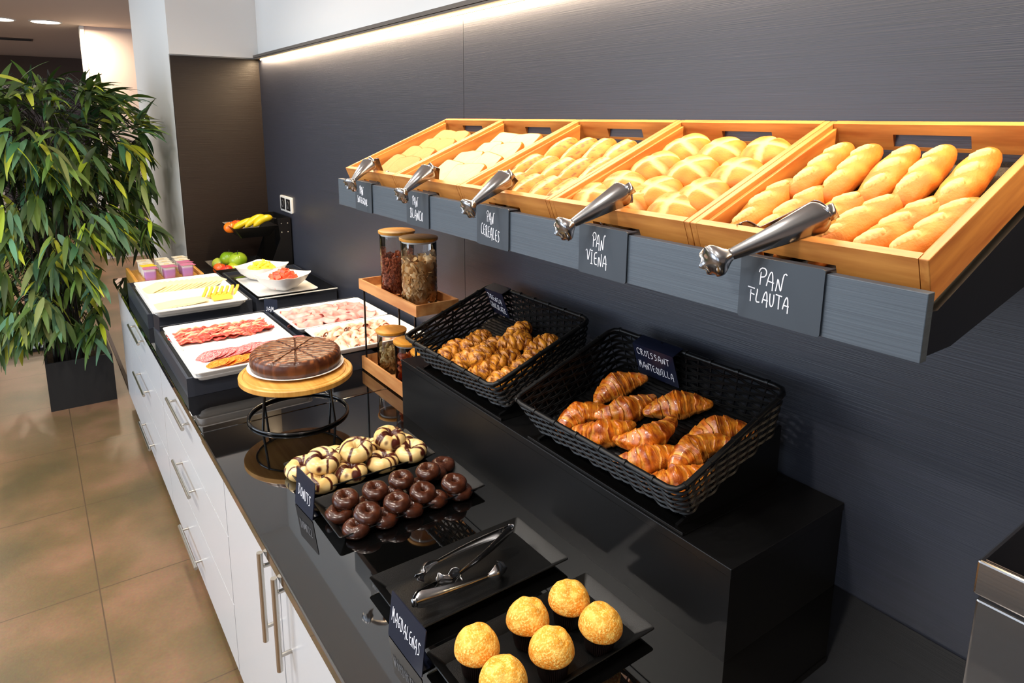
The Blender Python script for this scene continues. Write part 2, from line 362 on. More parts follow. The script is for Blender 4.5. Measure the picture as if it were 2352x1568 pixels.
# double wall socket
t = thing('wall_socket', 'white double wall socket on the dark panel above the fruit', 'socket', (0.0, 3.872, 1.145))
pl = [rr(0.103, 0.045, 0.008, z, 4) for z in (0.0, 0.008, 0.010)]; pl[2] = rr(0.098, 0.040, 0.006, 0.010, 4)
RW = Matrix(((0, 0, -1, 0), (1, 0, 0, 0), (0, 1, 0, 0), (0, 0, 0, 1)))
MB().loft(pl, M=RW).build('plate', M_plastic, t)
for yy in (-0.047, 0.047):
    i = MB().loft([rr(0.036, 0.033, 0.004, 0.0095, 3, yy), rr(0.036, 0.033, 0.004, 0.0115, 3, yy)], M=RW).build('socket_insert', M_dark, t)
    MB().lathe([(0.021, 0.0112), (0.022, 0.0135), (0.018, 0.0135), (0.017, 0.0114)], 20, M=RW @ Matrix.Translation((yy, 0, 0))).build('socket_ring', mat('grey_plastic', (90, 90, 92), 0.4), i)

# ------------------------------------------------------------------ handwriting
G = {
'P': [[(.0, .72), (.1, .93), (.35, 1), (.6, .9), (.62, .65), (.45, .48), (.2, .45)], [(.17, .75), (.15, .4), (.14, 0)]],
'A': [[(0, .1), (.12, .6), (.3, .95), (.42, .9), (.5, .5), (.5, -.12)], [(.05, .38), (.6, .33)]],
'N': [[(0, 0), (.08, .4), (.12, .8), (.3, .25), (.42, 0), (.48, .5), (.55, .95), (.7, 1.08), (.82, 1)]],
'F': [[(-.25, 1.02), (.5, .95)], [(.1, .85), (.1, 0)], [(.02, .6), (.5, .52)]],
'L': [[(.1, 1), (.12, .8), (0, .3), (.08, .05), (.4, .1)]],
'U': [[(0, .9), (0, .3), (.15, 0), (.35, .1), (.42, .5), (.4, .9)]],
'T': [[(-.1, .95), (.55, .9)], [(.25, .92), (.25, 0)]],
'V': [[(-.15, .85), (0, 1), (.1, .8), (.2, .05), (.4, .6), (.5, 1), (.62, 1.02)]],
'I': [[(.1, .9), (.1, .02)], [(-.05, .98), (.25, .98)], [(-.05, 0), (.25, 0)]],
'i': [[(.1, .65), (.1, .02)], [(.08, .95), (.14, .9)]],
'E': [[(.45, .95), (.1, .9), (.05, .5), (.1, .05), (.5, .05)], [(.05, .5), (.4, .52)]],
'B': [[(.1, 1), (.1, 0)], [(-.1, .85), (.3, 1), (.5, .8), (.15, .55), (.5, .35), (.4, .02), (-.1, .05)]],
'C': [[(.5, .85), (.3, 1), (.05, .7), (.05, .25), (.25, 0), (.5, .1)]],
'O': [[(.28, .9), (.05, .6), (.1, .1), (.35, .05), (.48, .45), (.38, .85), (.2, .88)]],
'R': [[(.08, .9), (.08, 0)], [(-.08, .8), (.2, 1), (.45, .85), (.35, .6), (.1, .5), (.3, .3), (.5, -.05)]],
'S': [[(.5, .85), (.25, .98), (.08, .75), (.4, .45), (.38, .1), (.05, .05)]],
'G': [[(.5, .85), (.25, .98), (.05, .6), (.1, .1), (.4, .1), (.45, .45), (.25, .42)]],
'D': [[(.12, .85), (.1, 0)], [(-.04, .9), (.1, 1), (.38, .9), (.55, .5), (.38, .08), (.0, .02)]],
'M': [[(0, 0), (.04, .5), (.1, 1.05)], [(.1, 1.0), (.28, .35)], [(.28, .35), (.46, 1)], [(.46, 1), (.52, .5), (.56, -.05)]],
'H': [[(.05, .95), (.05, 0)], [(.45, .95), (.45, 0)], [(.05, .5), (.45, .5)]],
'Z': [[(.05, .9), (.45, .9), (.05, .05), (.5, .05)], [(.1, .5), (.4, .5)]],
'Q': [[(.28, .9), (.05, .6), (.1, .1), (.35, .05), (.48, .45), (.38, .85), (.2, .88)], [(.3, .25), (.55, -.1)]],
'J': [[(.35, .95), (.35, .2), (.2, -.05), (0, .1)]],
}
G['n'] = [[(0, 0), (.05, .9), (.35, .1), (.42, 0), (.45, .95)]]
def chaikin(p):
    for _ in range(2):
        q = [p[0]]
        for a, b2 in zip(p, p[1:]):
            q.append((a[0] * .75 + b2[0] * .25, a[1] * .75 + b2[1] * .25)); q.append((a[0] * .25 + b2[0] * .75, a[1] * .25 + b2[1] * .75))
        q.append(p[-1]); p = q
    return p
ADV = {'I': .40, 'i': .3, 'N': .95, 'M': .78, 'D': .72, 'A': .68}
def lettering(lines, parent, width, M, r=0.0011):
    """lines: list of (text, x0, y0, height, total_width, drop) in the sign plane; x right, y up."""
    b = MB()
    for (txt, x0, y0, h, tw, drop) in lines:
        tot = sum(.6 if (ch == 'N' and txt != 'PAN') else ADV.get(ch, .6) for ch in txt); sx = tw / tot; x = x0
        n = len(txt)
        for i, ch in enumerate(txt):
            if ch == 'N' and txt != 'PAN': ch = 'n'
            if ch != ' ':
                for st in G[ch]:
                    pts = [(x + px * sx * .88, y0 + py * h - drop * i / max(1, n - 1) + rnd.uniform(-.0002, .0002), 0.0006) for px, py in (chaikin(st) if len(st) > 2 else st)]
                    b.tube(pts, r, 6, sq=0.5, M=M)
            x += ADV.get(ch, .6) * sx
    return b.build('lettering', M_ink, parent)

# ------------------------------------------------------------------ wooden bread trays on the sloped shelf
TA = radians(22.5); E1 = Vector((cos(TA), 0, sin(TA))); E3 = Vector((-sin(TA), 0, cos(TA)))
TOPF = Vector((-0.376, 0, 1.477)); TH = 0.060; TL = 0.402
TY = [2.048, 1.704, 1.361, 1.022, 0.677, 0.335]
def tray_M(yc):   # local frame: x up the slope, y along the wall, z normal; origin at bottom front edge
    o = TOPF - E3 * TH; M = Matrix.Identity(4)
    for i in range(3): M[i][0] = E1[i]; M[i][1] = (0, 1, 0)[i]; M[i][2] = E3[i]
    M[0][3], M[1][3], M[2][3] = o.x, yc, o.z
    return M
# shelf: front board, sloped deck and end panels
t = thing('bread_shelf', 'dark wall shelf with a grey front board holding five tilted wooden bread trays', 'shelf', (0, 0, 1.362))
MB().box(-0.398, -0.382, 0.322, 2.056, 0.0, 0.082).build('front_board', M_board, t, smooth=0, bevel=0.001)
M0 = Matrix.Translation((0, 0, -1.362)) @ tray_M(0)
MB().box(-0.012, 0.398, 0.34, 2.046, -0.016, -0.001, M=M0).build('deck', M_black, t, smooth=0)
for y0, y1 in ((0.330, 0.346), (2.034, 2.050)):
    f = [(-0.381, 0.0), (-0.381, 0.055), (-0.35, 0.053), (-0.004, 0.196), (-0.004, 0.06), (-0.30, -0.0)]
    vs = [(x, y0, z) for x, z in f] + [(x, y1, z) for x, z in f]; n = len(f)
    MB().add(vs, [tuple(range(n)), tuple(range(2 * n - 1, n - 1, -1))] + [(i, i + n, (i + 1) % n + n, (i + 1) % n) for i in range(n)]).build('end_panel', M_black, t, smooth=0)

def wooden_tray(yc, W, label):
    M = tray_M(yc); t = thing('wooden_tray', label, 'tray'); t.matrix_world = M
    h = W / 2; w = 0.015
    # side walls with an inner ledge
    for s in (-1, 1):
        b = MB(); y0, y1 = sorted((s * h, s * (h - 0.011))); b.box(0, TL, y0, y1, 0, TH)
        y0, y1 = sorted((s * (h - 0.011), s * (h - 0.018))); b.box(0.011, TL - 0.011, y0, y1, 0, TH - 0.008)
        b.build('side_wall', M_wood, t, smooth=0, bevel=0.0012)
    for nm, x0, x1 in (('front_wall', 0.0, 0.014), ('back_wall', TL - 0.014, TL)):
        b = MB(); hw = 0.058; z0, z1 = (0.0, 0.030) if nm == 'front_wall' else (0.020, 0.042); hh = h - 0.0115
        b.box(x0, x1, -hh, -hw, 0, TH); b.box(x0, x1, hw, hh, 0, TH)
        if z0 > 0: b.box(x0, x1, -hw, hw, 0, z0)
        b.box(x0, x1, -hw, hw, z1, TH)
        b.build(nm, M_woody, t, smooth=0)
    MB().box(0.014, TL - 0.014, -h + 0.018, h - 0.018, 0.001, 0.004).build('base', M_mesh, t, smooth=0)
    return M
TRN = ['wooden bread tray holding brown bread slices, farthest from the camera', 'wooden bread tray holding white bread slices', 'wooden bread tray holding seeded oval rolls, middle of the five', 'wooden bread tray holding round rolls with a pale cross', 'wooden bread tray holding small baguettes, nearest the camera']
TM = []
for i in range(5): TM.append(wooden_tray((TY[i] + TY[i + 1]) / 2, TY[i] - TY[i + 1] - 0.0012, TRN[i]))
def place(M, s, y, wz, rz=0.0, ry=0.0, rx=0.0):
    yc = M[1][3]
    R = M @ Matrix.Translation((s, y - yc, wz)) @ Euler((rx, ry, rz), 'XYZ').to_matrix().to_4x4()
    return R

# ---- breads
def blob(Lx, W, H, nu, nv, ex, colf, dispf, flat=0.55, bend=0.0):
    rows = []; cols = []
    for i in range(nu + 1):
        t = pi * i / nu; x = -Lx / 2 * cos(t); r = max(sin(t), 0.0) ** ex
        row = []; cc = []
        for j in range(nv):
            a = 2 * pi * j / nv; y = cos(a); z = sin(a)
            p = Vector((x, y * W / 2 * r, z * H / 2 * r))
            d = dispf(x / Lx, a, p) * (r ** 0.5)
            nrm = Vector((x * 2 / Lx * 0.3, y, z)).normalized()
            p = p + nrm * d
            if p.z < -H / 2 * flat: p.z = -H / 2 * flat
            p.y += bend * (x * x)
            row.append((p.x, p.y, p.z + H / 2 * flat)); cc.append(colf(x / Lx, a, p))
        rows.append(row); cols.append(cc)
    return MB().grid(rows, closed_v=True, cols=cols, cap0=True, cap1=True)
C1 = lambda *c: L(c)
def flauta(seed, Ln=0.185):
    def sl(u, a):
        v = a - pi / 2; s = 0.0
        for k in (-0.27, 0.0, 0.27):
            du = (u - k) * Ln; dv = v * 0.025
            al = du * 0.90 + dv * 0.43; ac = -du * 0.43 + dv * 0.90
            s = max(s, 1 - sm(0.6, 1.0, math.sqrt((al / 0.030) ** 2 + (ac / 0.0105) ** 2)))
        return s
    def col(u, a, p):
        s = sl(u, a); n = ns(p, 40, seed); n2 = ns(p, 260, seed)
        base = lerp(L((196, 108, 30)), L((218, 142, 56)), 0.5 + n)
        base = lerp(base, L((196, 108, 34)), sm(0.25, 0.5, abs(u)) * 0.5 + sm(.1, .4, ns(p, 22, seed + 4)) * .5)
        if sin(a) < -0.3: base = lerp(base, L((196, 120, 48)), 0.6)
        return lerp(base, L((248, 212, 140)), s * (0.8 + n2 * 0.4))
    def dsp(u, a, p):
        s = sl(u, a); return 0.0040 * s * (1 - s * 0.2) - 0.0030 * sm(0, .5, s) * (1 - sm(.5, 1, s)) * 2 + 0.002 * ns(p, 25, seed) + 0.0006 * ns(p, 160, seed)
    return blob(Ln, 0.048, 0.044, 64, 48, 0.62, col, dsp)
def viena(seed):
    def cr(p):
        ax = abs(p.y * 0.9 + p.x * 0.45 + 0.15 * p.x * p.x / 0.05); ay = abs(p.x * 0.9 - p.y * 0.5 - 6 * p.y * p.y)
        return max(1 - sm(0.003, 0.009, ax), 1 - sm(0.003, 0.009, ay)) if p.z > 0.0 else 0
    def col(u, a, p):
        n = ns(p, 45, seed); base = lerp(L((190, 104, 28)), L((212, 138, 52)), 0.5 + n)
        if p.z < -0.005: base = lerp(base, L((236, 190, 120)), 0.6)
        return lerp(base, L((246, 208, 138)), cr(p) * 0.8)
    def dsp(u, a, p): return -0.0028 * cr(p) + 0.0028 * ns(p, 28, seed) + 0.0005 * ns(p, 150, seed)
    return blob(0.104, 0.096, 0.062, 36, 48, 0.55, col, dsp, 0.7)
def cereal(seed):
    def sl(u, a, p): return 1 - sm(0.004, 0.009, abs(p.y + 0.006 * sin(u * 5))) if p.z > 0 else 0
    def col(u, a, p):
        n = ns(p, 50, seed); base = lerp(L((190, 114, 38)), L((208, 142, 60)), 0.5 + n)
        base = lerp(base, L((247, 216, 150)), 0.8 * sl(u, a, p))
        if p.z > 0 and ns(p, 300, seed + 9) > 0.33: base = lerp(base, L((84, 56, 34)), 0.75)
        return base
    def dsp(u, a, p): return -0.0026 * sl(u, a, p) + 0.0025 * ns(p, 30, seed)
    return blob(0.118, 0.064, 0.050, 36, 40, 0.58, col, dsp, 0.7)

def put(o, M): o.matrix_world = M; return o
fl = [flauta(s).build('baguette', M_bread, smooth=80) for s in (1, 2, 3)]
used = set()
def inst(pool, i, M, label, cat, group):
    src = pool[i % len(pool)]
    if id(src) not in used: used.add(id(src)); o = src
    else: o = src.copy(); COL.objects.link(o)
    o.matrix_world = M; return tag(o, label, cat, group)
bag = [(0.258, 0.614, .04, 'upper row of the flute tray, leftmost by the dividing wall'), (0.257, 0.562, .08, 'upper row of the flute tray, second from the left'), (0.256, 0.508, .07, 'upper row of the flute tray, middle one of five'), (0.262, 0.455, .08, 'upper row of the flute tray, fourth from the left'), (0.257, 0.401, .04, 'upper row of the flute tray, rightmost'),
       (0.122, 0.634, .03, 'lower row of the flute tray, leftmost by the dividing wall'), (0.108, 0.576, -.04, 'lower row of the flute tray, second from left'), (0.104, 0.523, -.16, 'lower row of the flute tray, behind the tongs hinge'), (0.106, 0.474, -.22, 'lower row of the flute tray, fourth from the left'), (0.108, 0.424, -.20, 'lower row of the flute tray, fifth from the left'), (0.114, 0.378, -.18, 'lower row of the flute tray, rightmost beside the end wall')]
for i, (s, y, a, lb) in enumerate(bag):
    inst(fl, i, place(TM[4], s, y, 0.008 + (0.012 if s > .2 else 0.006), a, -0.03, rnd.uniform(-.3, .3)), 'golden baguette in the ' + lb, 'bread', 'small baguettes in the flute tray')
# two lower baguettes whose ends show through the front handle slot
for y, lb in ((0.545, 'baguette end peeking out of the slot left of the pan flauta board edge'), (0.492, 'baguette end peeking out of the front slot, the right one of two')):
    inst(fl, 1, place(TM[4], 0.105, y, 0.004, 0, 0, 0.1) @ Matrix.Diagonal((1, 0.75, 0.6, 1)), 'golden ' + lb, 'bread', 'small baguettes in the flute tray')
vi = [viena(s).build('round_roll', M_bread, smooth=80) for s in (4, 5, 6)]
vr = [(0.330, .934, 'top row, left'), (0.318, .838, 'top row, middle'), (0.330, .745, 'top row, right'), (0.240, .940, 'second row, left'), (0.232, .842, 'second row, middle'), (0.236, .742, 'second row, right'), (0.148, .945, 'third row, left'), (0.136, .846, 'third row, middle'), (0.146, .752, 'third row, right'), (0.066, .968, 'front row, left behind the tongs'), (0.060, .868, 'front row, middle'), (0.058, .768, 'front row, right')]
for i, (s, y, lb) in enumerate(vr):
    inst(vi, i, place(TM[3], max(.069, s - .020), y + .008, 0.005 if s > .1 else 0.004, rnd.uniform(-.5, .5) + .3, -0.08, 0.0), 'round golden roll with a pale cross, ' + lb + ', viena tray', 'bread roll', 'round rolls in the viena tray')
ce = [cereal(s).build('seeded_roll', M_bread, smooth=80) for s in (7, 8, 9)]
cr_ = [(0.300, 1.305, 'top row, first from the left'), (0.302, 1.237, 'top row, second from the left'), (0.304, 1.170, 'top row, third from the left'), (0.300, 1.104, 'top row, rightmost'),
       (0.195, 1.318, 'middle row, leftmost'), (0.192, 1.258, 'middle row, second from the left'), (0.190, 1.198, 'middle row, third from the left'), (0.194, 1.138, 'middle row, fourth from the left'), (0.205, 1.078, 'middle row, rightmost'),
       (0.088, 1.322, 'front row, leftmost behind the tongs'), (0.092, 1.258, 'front row, second from the left'), (0.086, 1.198, 'front row, third from the left'), (0.090, 1.138, 'front row, fourth from the left'), (0.092, 1.076, 'front row, rightmost')]
for i, (s, y, lb) in enumerate(cr_):
    inst(ce, i, place(TM[2], max(.077, s - .022), y + .006, 0.006, rnd.uniform(-.12, .12) + .12, -0.12, rnd.uniform(-.25, .25)), 'oval seeded roll in the ' + lb + ' of the cereal tray', 'bread roll', 'seeded rolls in the cereal tray')
def slice_mesh(white, seed):
    b = MB(); rows = []; cols = []
    crust = L((178, 104, 38)) if white else L((166, 98, 42)); crumb = L((228, 200, 154)) if white else L((204, 152, 98))
    def prof(inset, z):
        out = []
        for k in range(48):
            a = 2 * pi * k / 48 + pi / 4; c, s = cos(a), sin(a); e = (0.22 if white else 0.30)
            x = math.copysign(abs(c) ** e, c) * (0.056 - inset); y = math.copysign(abs(s) ** e, s) * (0.056 - inset)
            if x > 0.02: x += 0.006 * cos(y / 0.056 * pi / 2) * (1 if not white else 0.4)
            out.append((x, y, z + 0.0035 * ns((x, y, 0), 30, seed)))
        return out
    for inset, z, c in ((0.05, 0, crumb), (0.003, 0.0, crumb), (0.0008, 0.001, crust), (0, 0.0065, crust), (0.0008, 0.0125, crust), (0.0026, 0.0137, crust), (0.0044, 0.0137, crumb), (0.02, 0.0132, crumb), (0.04, 0.0137, crumb), (0.05, 0.0135, crumb)):
        p = prof(inset, z); rows.append(p)
        cols.append([lerp(c, crust, 0.10 + 0.12 * ns(q, 180, seed)) if c is crumb else c for q in p])
    return b.grid(rows, closed_v=True, cols=cols, cap0=True, cap1=True)
for ti, white, nm in ((1, True, 'white'), (0, False, 'brown')):
    pool = [slice_mesh(white, s).build(nm + '_bread_slice', M_crumb, smooth=50) for s in (1, 5, 8)]
    ym = (TY[ti] + TY[ti + 1]) / 2
    k = 0
    for side, dy in (('left', 0.066), ('right', -0.060)):
        for r, s in enumerate((0.268, 0.205, 0.138, 0.074)):
            y = ym + dy + rnd.uniform(-.006, .006)
            inst(pool, k, place(TM[ti], s + (0.02 if side == 'left' else 0), y, 0.017 + (0.009 if side == 'right' else 0), rnd.uniform(-.22, .22), -0.27, rnd.uniform(-.08, .08)), '%s bread slice in the %s column of its tray, %s' % (nm, side, ['topmost by the back wall', 'second from the back', 'third from the back', 'at the front of the overlap'][r]), 'bread slice', '%s bread slices fanned in their tray' % nm)
            k += 1

# ------------------------------------------------------------------ name boards hooked on the shelf front
SGN = [(1.797, 1.913, [('PAN', .035, .050, .024, .030, .004), ('INTEGRAL', .018, .024, .019, .074, .006)], 'PAN INTEGRAL'),
       (1.460, 1.578, [('PAN', .035, .052, .024, .034, .004), ('BLANCO', .022, .018, .026, .070, .004)], 'PAN BLANCO'),
       (1.120, 1.240, [('PAN', .040, .052, .024, .032, .004), ('CEREALES', .018, .022, .026, .072, .010)], 'PAN CEREALES'),
       (0.782, 0.901, [('PAN', .036, .050, .026, .036, .004), ('VIENA', .022, .020, .024, .054, .004)], 'PAN VIENA'),
       (0.440, 0.562, [('PAN', .030, .050, .024, .046, .004), ('FLAUTA', .018, .024, .020, .062, .002)], 'PAN FLAUTA')]
for y0, y1, ls, tx in SGN:
    wd = y1 - y0; t = thing('name_board', 'dark board hooked over the shelf front, hand lettered %s in white' % tx, 'sign', (-0.400, y1, 1.3625), group='bread name boards on the shelf front')
    b = MB(); R = Matrix(((0, 0, -1, 0), (-1, 0, 0, 0), (0, 1, 0, 0), (0, 0, 0, 1)))
    b.loft([rr(wd / 2, 0.044, 0.004, z, 3, wd / 2, 0.043) for z in (0.0, 0.002)], M=R)
    b.box(-0.0018, 0.022, -wd, 0, 0.0835, 0.0855); b.build('board', M_chalk, t, smooth=30)
    lettering(ls, t, wd, R @ Matrix.Translation((0, 0, 0.0018)), 0.00085)

# ------------------------------------------------------------------ tongs
def tong_arm(Ln, s, claw_up):
    """scalloped steel arm along +x from hinge at x=0; s = width scale; convex side +z"""
    rows = []; nt_ = 90; nw = 33
    for i in range(nt_ + 1):
        t = i / nt_
        T0 = 0.76
        if t < T0:
            w = 0.0170 - 0.0112 * max(0.0, (t - 0.08) / (T0 - 0.08))
            if t < 0.10: w *= math.sqrt(max(0.04, 1 - ((0.10 - t) / 0.10) ** 2))
            zc = 0.005 * sin(pi * t / T0); dep = 0.009 * w / 0.017
        else:
            u = (t - T0) / (1 - T0); w = 0.0058 + 0.0112 * sm(0, 0.5, u); zc = 0.006 * sin(pi * min(1.0, u * 1.2)) - 0.013 * sm(0.45, 1.0, u); dep = 0.004 + 0.009 * sm(0, .5, u)
        w *= s; row = []
        for j in range(nw):
            v = -1 + 2 * j / (nw - 1); x = t * Ln; y = w * v; z = (zc - dep * v * v) * s
            if t >= T0:
                k = sm(0.62, 1.0, u); x -= k * 0.013 * s * v * v; sc = cos(v * pi * 3.0)
                x += k * 0.0016 * s * sc; z -= k * 0.0006 * s * sc
            row.append((x, y, z))
        rows.append(row)
    return MB().grid(rows)
arm_me = {}
def tongs(H, C1_, C2_, up, label, group=None, s=1.0):
    """H hinge, C1 claw of the front arm, C2 claw of the other arm (world points), up = broad face normal of front arm"""
    H, C1_, C2_, up = Vector(H), Vector(C1_), Vector(C2_), Vector(up)
    t = thing('serving_tongs', label, 'tongs', H, group=group)
    for k, (Cc, sg) in enumerate(((C1_, 1), (C2_, -1))):
        d = Cc - H; Ln = d.length; e1 = d.normalized(); e3 = (up - e1 * up.dot(e1)).normalized() * sg; e2 = e3.cross(e1)
        M = Matrix.Identity(4)
        for i in range(3): M[i][0] = e1[i]; M[i][1] = e2[i]; M[i][2] = e3[i]
        off = e3 * 0.006
        for i in range(3): M[i][3] = off[i]
        a = MB(); tmp = tong_arm(Ln, s, 1); a.add(tmp.v, tmp.f, None, M)
        a.build('arm', M_chrome, t, solid=0.0012, smooth=60)
    # bent hinge
    e1 = (C1_ - H).normalized(); e3 = (up - e1 * up.dot(e1)).normalized(); e2 = e3.cross(e1); rows = []
    for i in range(9):
        a = -pi / 2 + pi * i / 8
        rows.append([e1 * (0.004 - 0.010 * cos(a) * s) + e3 * (0.0062 * sin(a)) + e2 * (v * 0.008 * s) for v in (-1, 0, 1)])
    MB().grid(rows).build('hinge', M_chrome, t, solid=0.0012, smooth=60)
    MB().tube([e2 * -0.010 * s + e1 * 0.02, e2 * 0.010 * s + e1 * 0.02], 0.0022, 8).build('rivet', M_steel, t)
tg = [((-.465, 1.815, 1.441), (-.330, 1.950, 1.502), 'brown bread tray, farthest one'), ((-.465, 1.500, 1.440), (-.320, 1.592, 1.502), 'white bread tray'), ((-.465, 1.195, 1.441), (-.308, 1.250, 1.506), 'seeded roll tray'), ((-.465, .890, 1.438), (-.300, .884, 1.505), 'round roll tray'), ((-.465, .579, 1.436), (-.288, .506, 1.505), 'baguette tray, nearest one')]
for c, h, lb in tg:
    c = Vector(c); h = Vector(h); h = h + (Vector((-1.2, 0.0, 1.632)) - h) * 0.06
    tongs(h, c, Vector((-0.336, c.y + 0.03, 1.460)), (-0.62, -0.78, 0.22), 'shiny steel tongs hooked over the front edge of the ' + lb, 'steel tongs on the bread trays', 1.3)

# ------------------------------------------------------------------ wicker baskets
BT = math.atan2(0.115, 0.31); BE1 = Vector((cos(BT), 0, sin(BT))); BE3 = Vector((-sin(BT), 0, cos(BT)))
def basket_M(yc, rimF=(-0.37, 0, 1.02), H=0.092):
    o = Vector(rimF) - BE3 * H; M = Matrix.Identity(4)
    for i in range(3): M[i][0] = BE1[i]; M[i][1] = (0, 1, 0)[i]; M[i][2] = BE3[i]
    M[0][3], M[1][3], M[2][3] = o.x, yc, o.z
    return M
def basket(yc, W, label, rimlab):
    H = 0.092; Ld = 0.322; M = basket_M(yc); t = thing('wicker_basket', label, 'basket'); t.matrix_world = M
    def loop(k, r, off_amp=0.0, ph=0, n_per=4, pitch=0.0):
        f = 1 - k  # 0 bottom..1 top
        hx = Ld / 2 - 0.022 * f; hy = W / 2 - 0.022 * f; rad = 0.022
        pts = []
        base = rr(hx, hy, rad, 0, 4, Ld / 2, 0)
        # resample uniformly
        seg = []; tot = 0
        for i in range(len(base)):
            a = Vector(base[i]); b2 = Vector(base[(i + 1) % len(base)]); d = (b2 - a).length; seg.append((a, b2, d)); tot += d
        NS = 46; N = NS * n_per
        i = 0; acc = 0
        for q in range(N):
            target = tot * q / N
            while acc + seg[i][2] < target: acc += seg[i][2]; i += 1
            a, b2, d = seg[i]; p = a.lerp(b2, (target - acc) / d if d > 0 else 0); tn = (b2 - a).normalized(); nr = Vector((tn.y, -tn.x, 0))
            pts.append(p + nr * (off_amp * cos(pi * (q / n_per + ph))) + Vector((0, 0, H * k)))
        return pts
    b = MB(); nc = 10
    for c in range(nc):
        k = 0.06 + 0.86 * c / (nc - 1)
        for dz in (-0.018, 0.018):
            b.tube(loop(k + dz, 0, 0.0034, c % 2), 0.0021, 5, closed=True, sq=0.8)
    b.build('woven_wall', M_rattan, t, smooth=60)
    b = MB(); lo = loop(0.0, 0, 0, 0, 1); hi = loop(1.0, 0, 0, 0, 1)
    for a, c in zip(lo, hi): b.tube([a, c], 0.0018, 5)
    b.build('stakes', M_rattan, t)
    b = MB(); b.tube(loop(1.0, 0, 0, 0, 2), 0.0058, 8, closed=True, sq=0.8)
    top = loop(1.0, 0, 0, 0, 1)
    for i in range(0, len(top), 2):
        p = top[i]; q = top[(i + 1) % len(top)]; d = (q - p).normalized(); b.tube([p - d * 0.003, p + d * 0.003], 0.0068, 8)
    b.build('rim', M_rattan, t, smooth=60)
    b = MB()
    for k in range(26):
        x = 0.03 + (Ld - 0.06) * k / 25
        b.tube([(x, -W / 2 + 0.024 + (W - 0.048) * q / 24, 0.002 + 0.0012 * cos(pi * (q + k))) for q in range(25)], 0.0055, 4, sq=0.25)
    b.box(0.026, Ld - 0.026, -W / 2 + 0.024, W / 2 - 0.024, -0.001, 0.0005)
    b.build('base', M_rattan, t, smooth=60)
    # sloped stand
    Mi = M.inverted(); z0 = 0.9215
    s = thing('basket_stand', 'sloping black stand under the ' + rimlab, 'stand', (0, yc, z0))
    f = [(-0.327, 0.0), (-0.327, 0.007), (-0.318, 0.0095), (-0.030, 0.115), (-0.030, 0.0)]
    for yy in (-W / 2 + 0.03, W / 2 - 0.04):
        vs = [(x, yy, z) for x, z in f] + [(x, yy + 0.006, z) for x, z in f]; n = len(f)
        MB().add(vs, [tuple(range(n)), tuple(range(2 * n - 1, n - 1, -1))] + [(i, i + n, (i + 1) % n + n, (i + 1) % n) for i in range(n)]).build('side_bracket', M_black, s, smooth=0)
    MB().box(-0.338, -0.332, -W / 2 + 0.01, W / 2 - 0.01, 0, 0.006).box(-0.338, -0.02, -W / 2 + 0.01, W / 2 - 0.01, 0, 0.0015).build('stand_lip', M_steel if False else M_blk_dish, s, smooth=0, bevel=0.001)
    return M
BM1 = basket(1.452, 0.452, 'black wicker basket of braided chocolate pastries, the farther of the two', 'farther wicker basket')
BM2 = basket(0.907, 0.468, 'black wicker basket of croissants, the nearer of the two', 'nearer wicker basket')
# boards hooked on the back rims
for M, y1, wd, ls, lab in ((BM1, 1.668, 0.092, [('TRENZA', .010, .052, .019, .068, .010), ('CHOCOLATE', .008, .022, .021, .078, .012)], 'TRENZA CHOCOLATE, hooked on the back rim of the braided pastry basket'),
                           (BM2, 1.048, 0.120, [('CROISSANT', .010, .058, .018, .098, .004), ('MANTEQUILLA', .008, .020, .020, .104, .004)], 'CROISSANT MANTEQUILLA, hooked on the back rim of the croissant basket')):
    t = thing('name_board', 'small blue-black board lettered ' + lab, 'sign'); t.matrix_world = M @ Matrix.Translation((0.292, y1 - M[1][3], 0.014))
    R = Matrix(((0, 0, -1, 0), (-1, 0, 0, 0), (0, 1, 0, 0), (0, 0, 0, 1))) 
    b = MB(); b.loft([rr(wd / 2, 0.042, 0.003, z, 3, wd / 2, 0.042) for z in (0.0, 0.002)], M=R)
    b.box(-0.001, 0.034, -wd, 0, 0.0825, 0.0840); b.build('board', M_chalkb, t, smooth=30)
    lettering(ls, t, wd, R @ Matrix.Translation((0, 0, 0.002)), 0.0007)

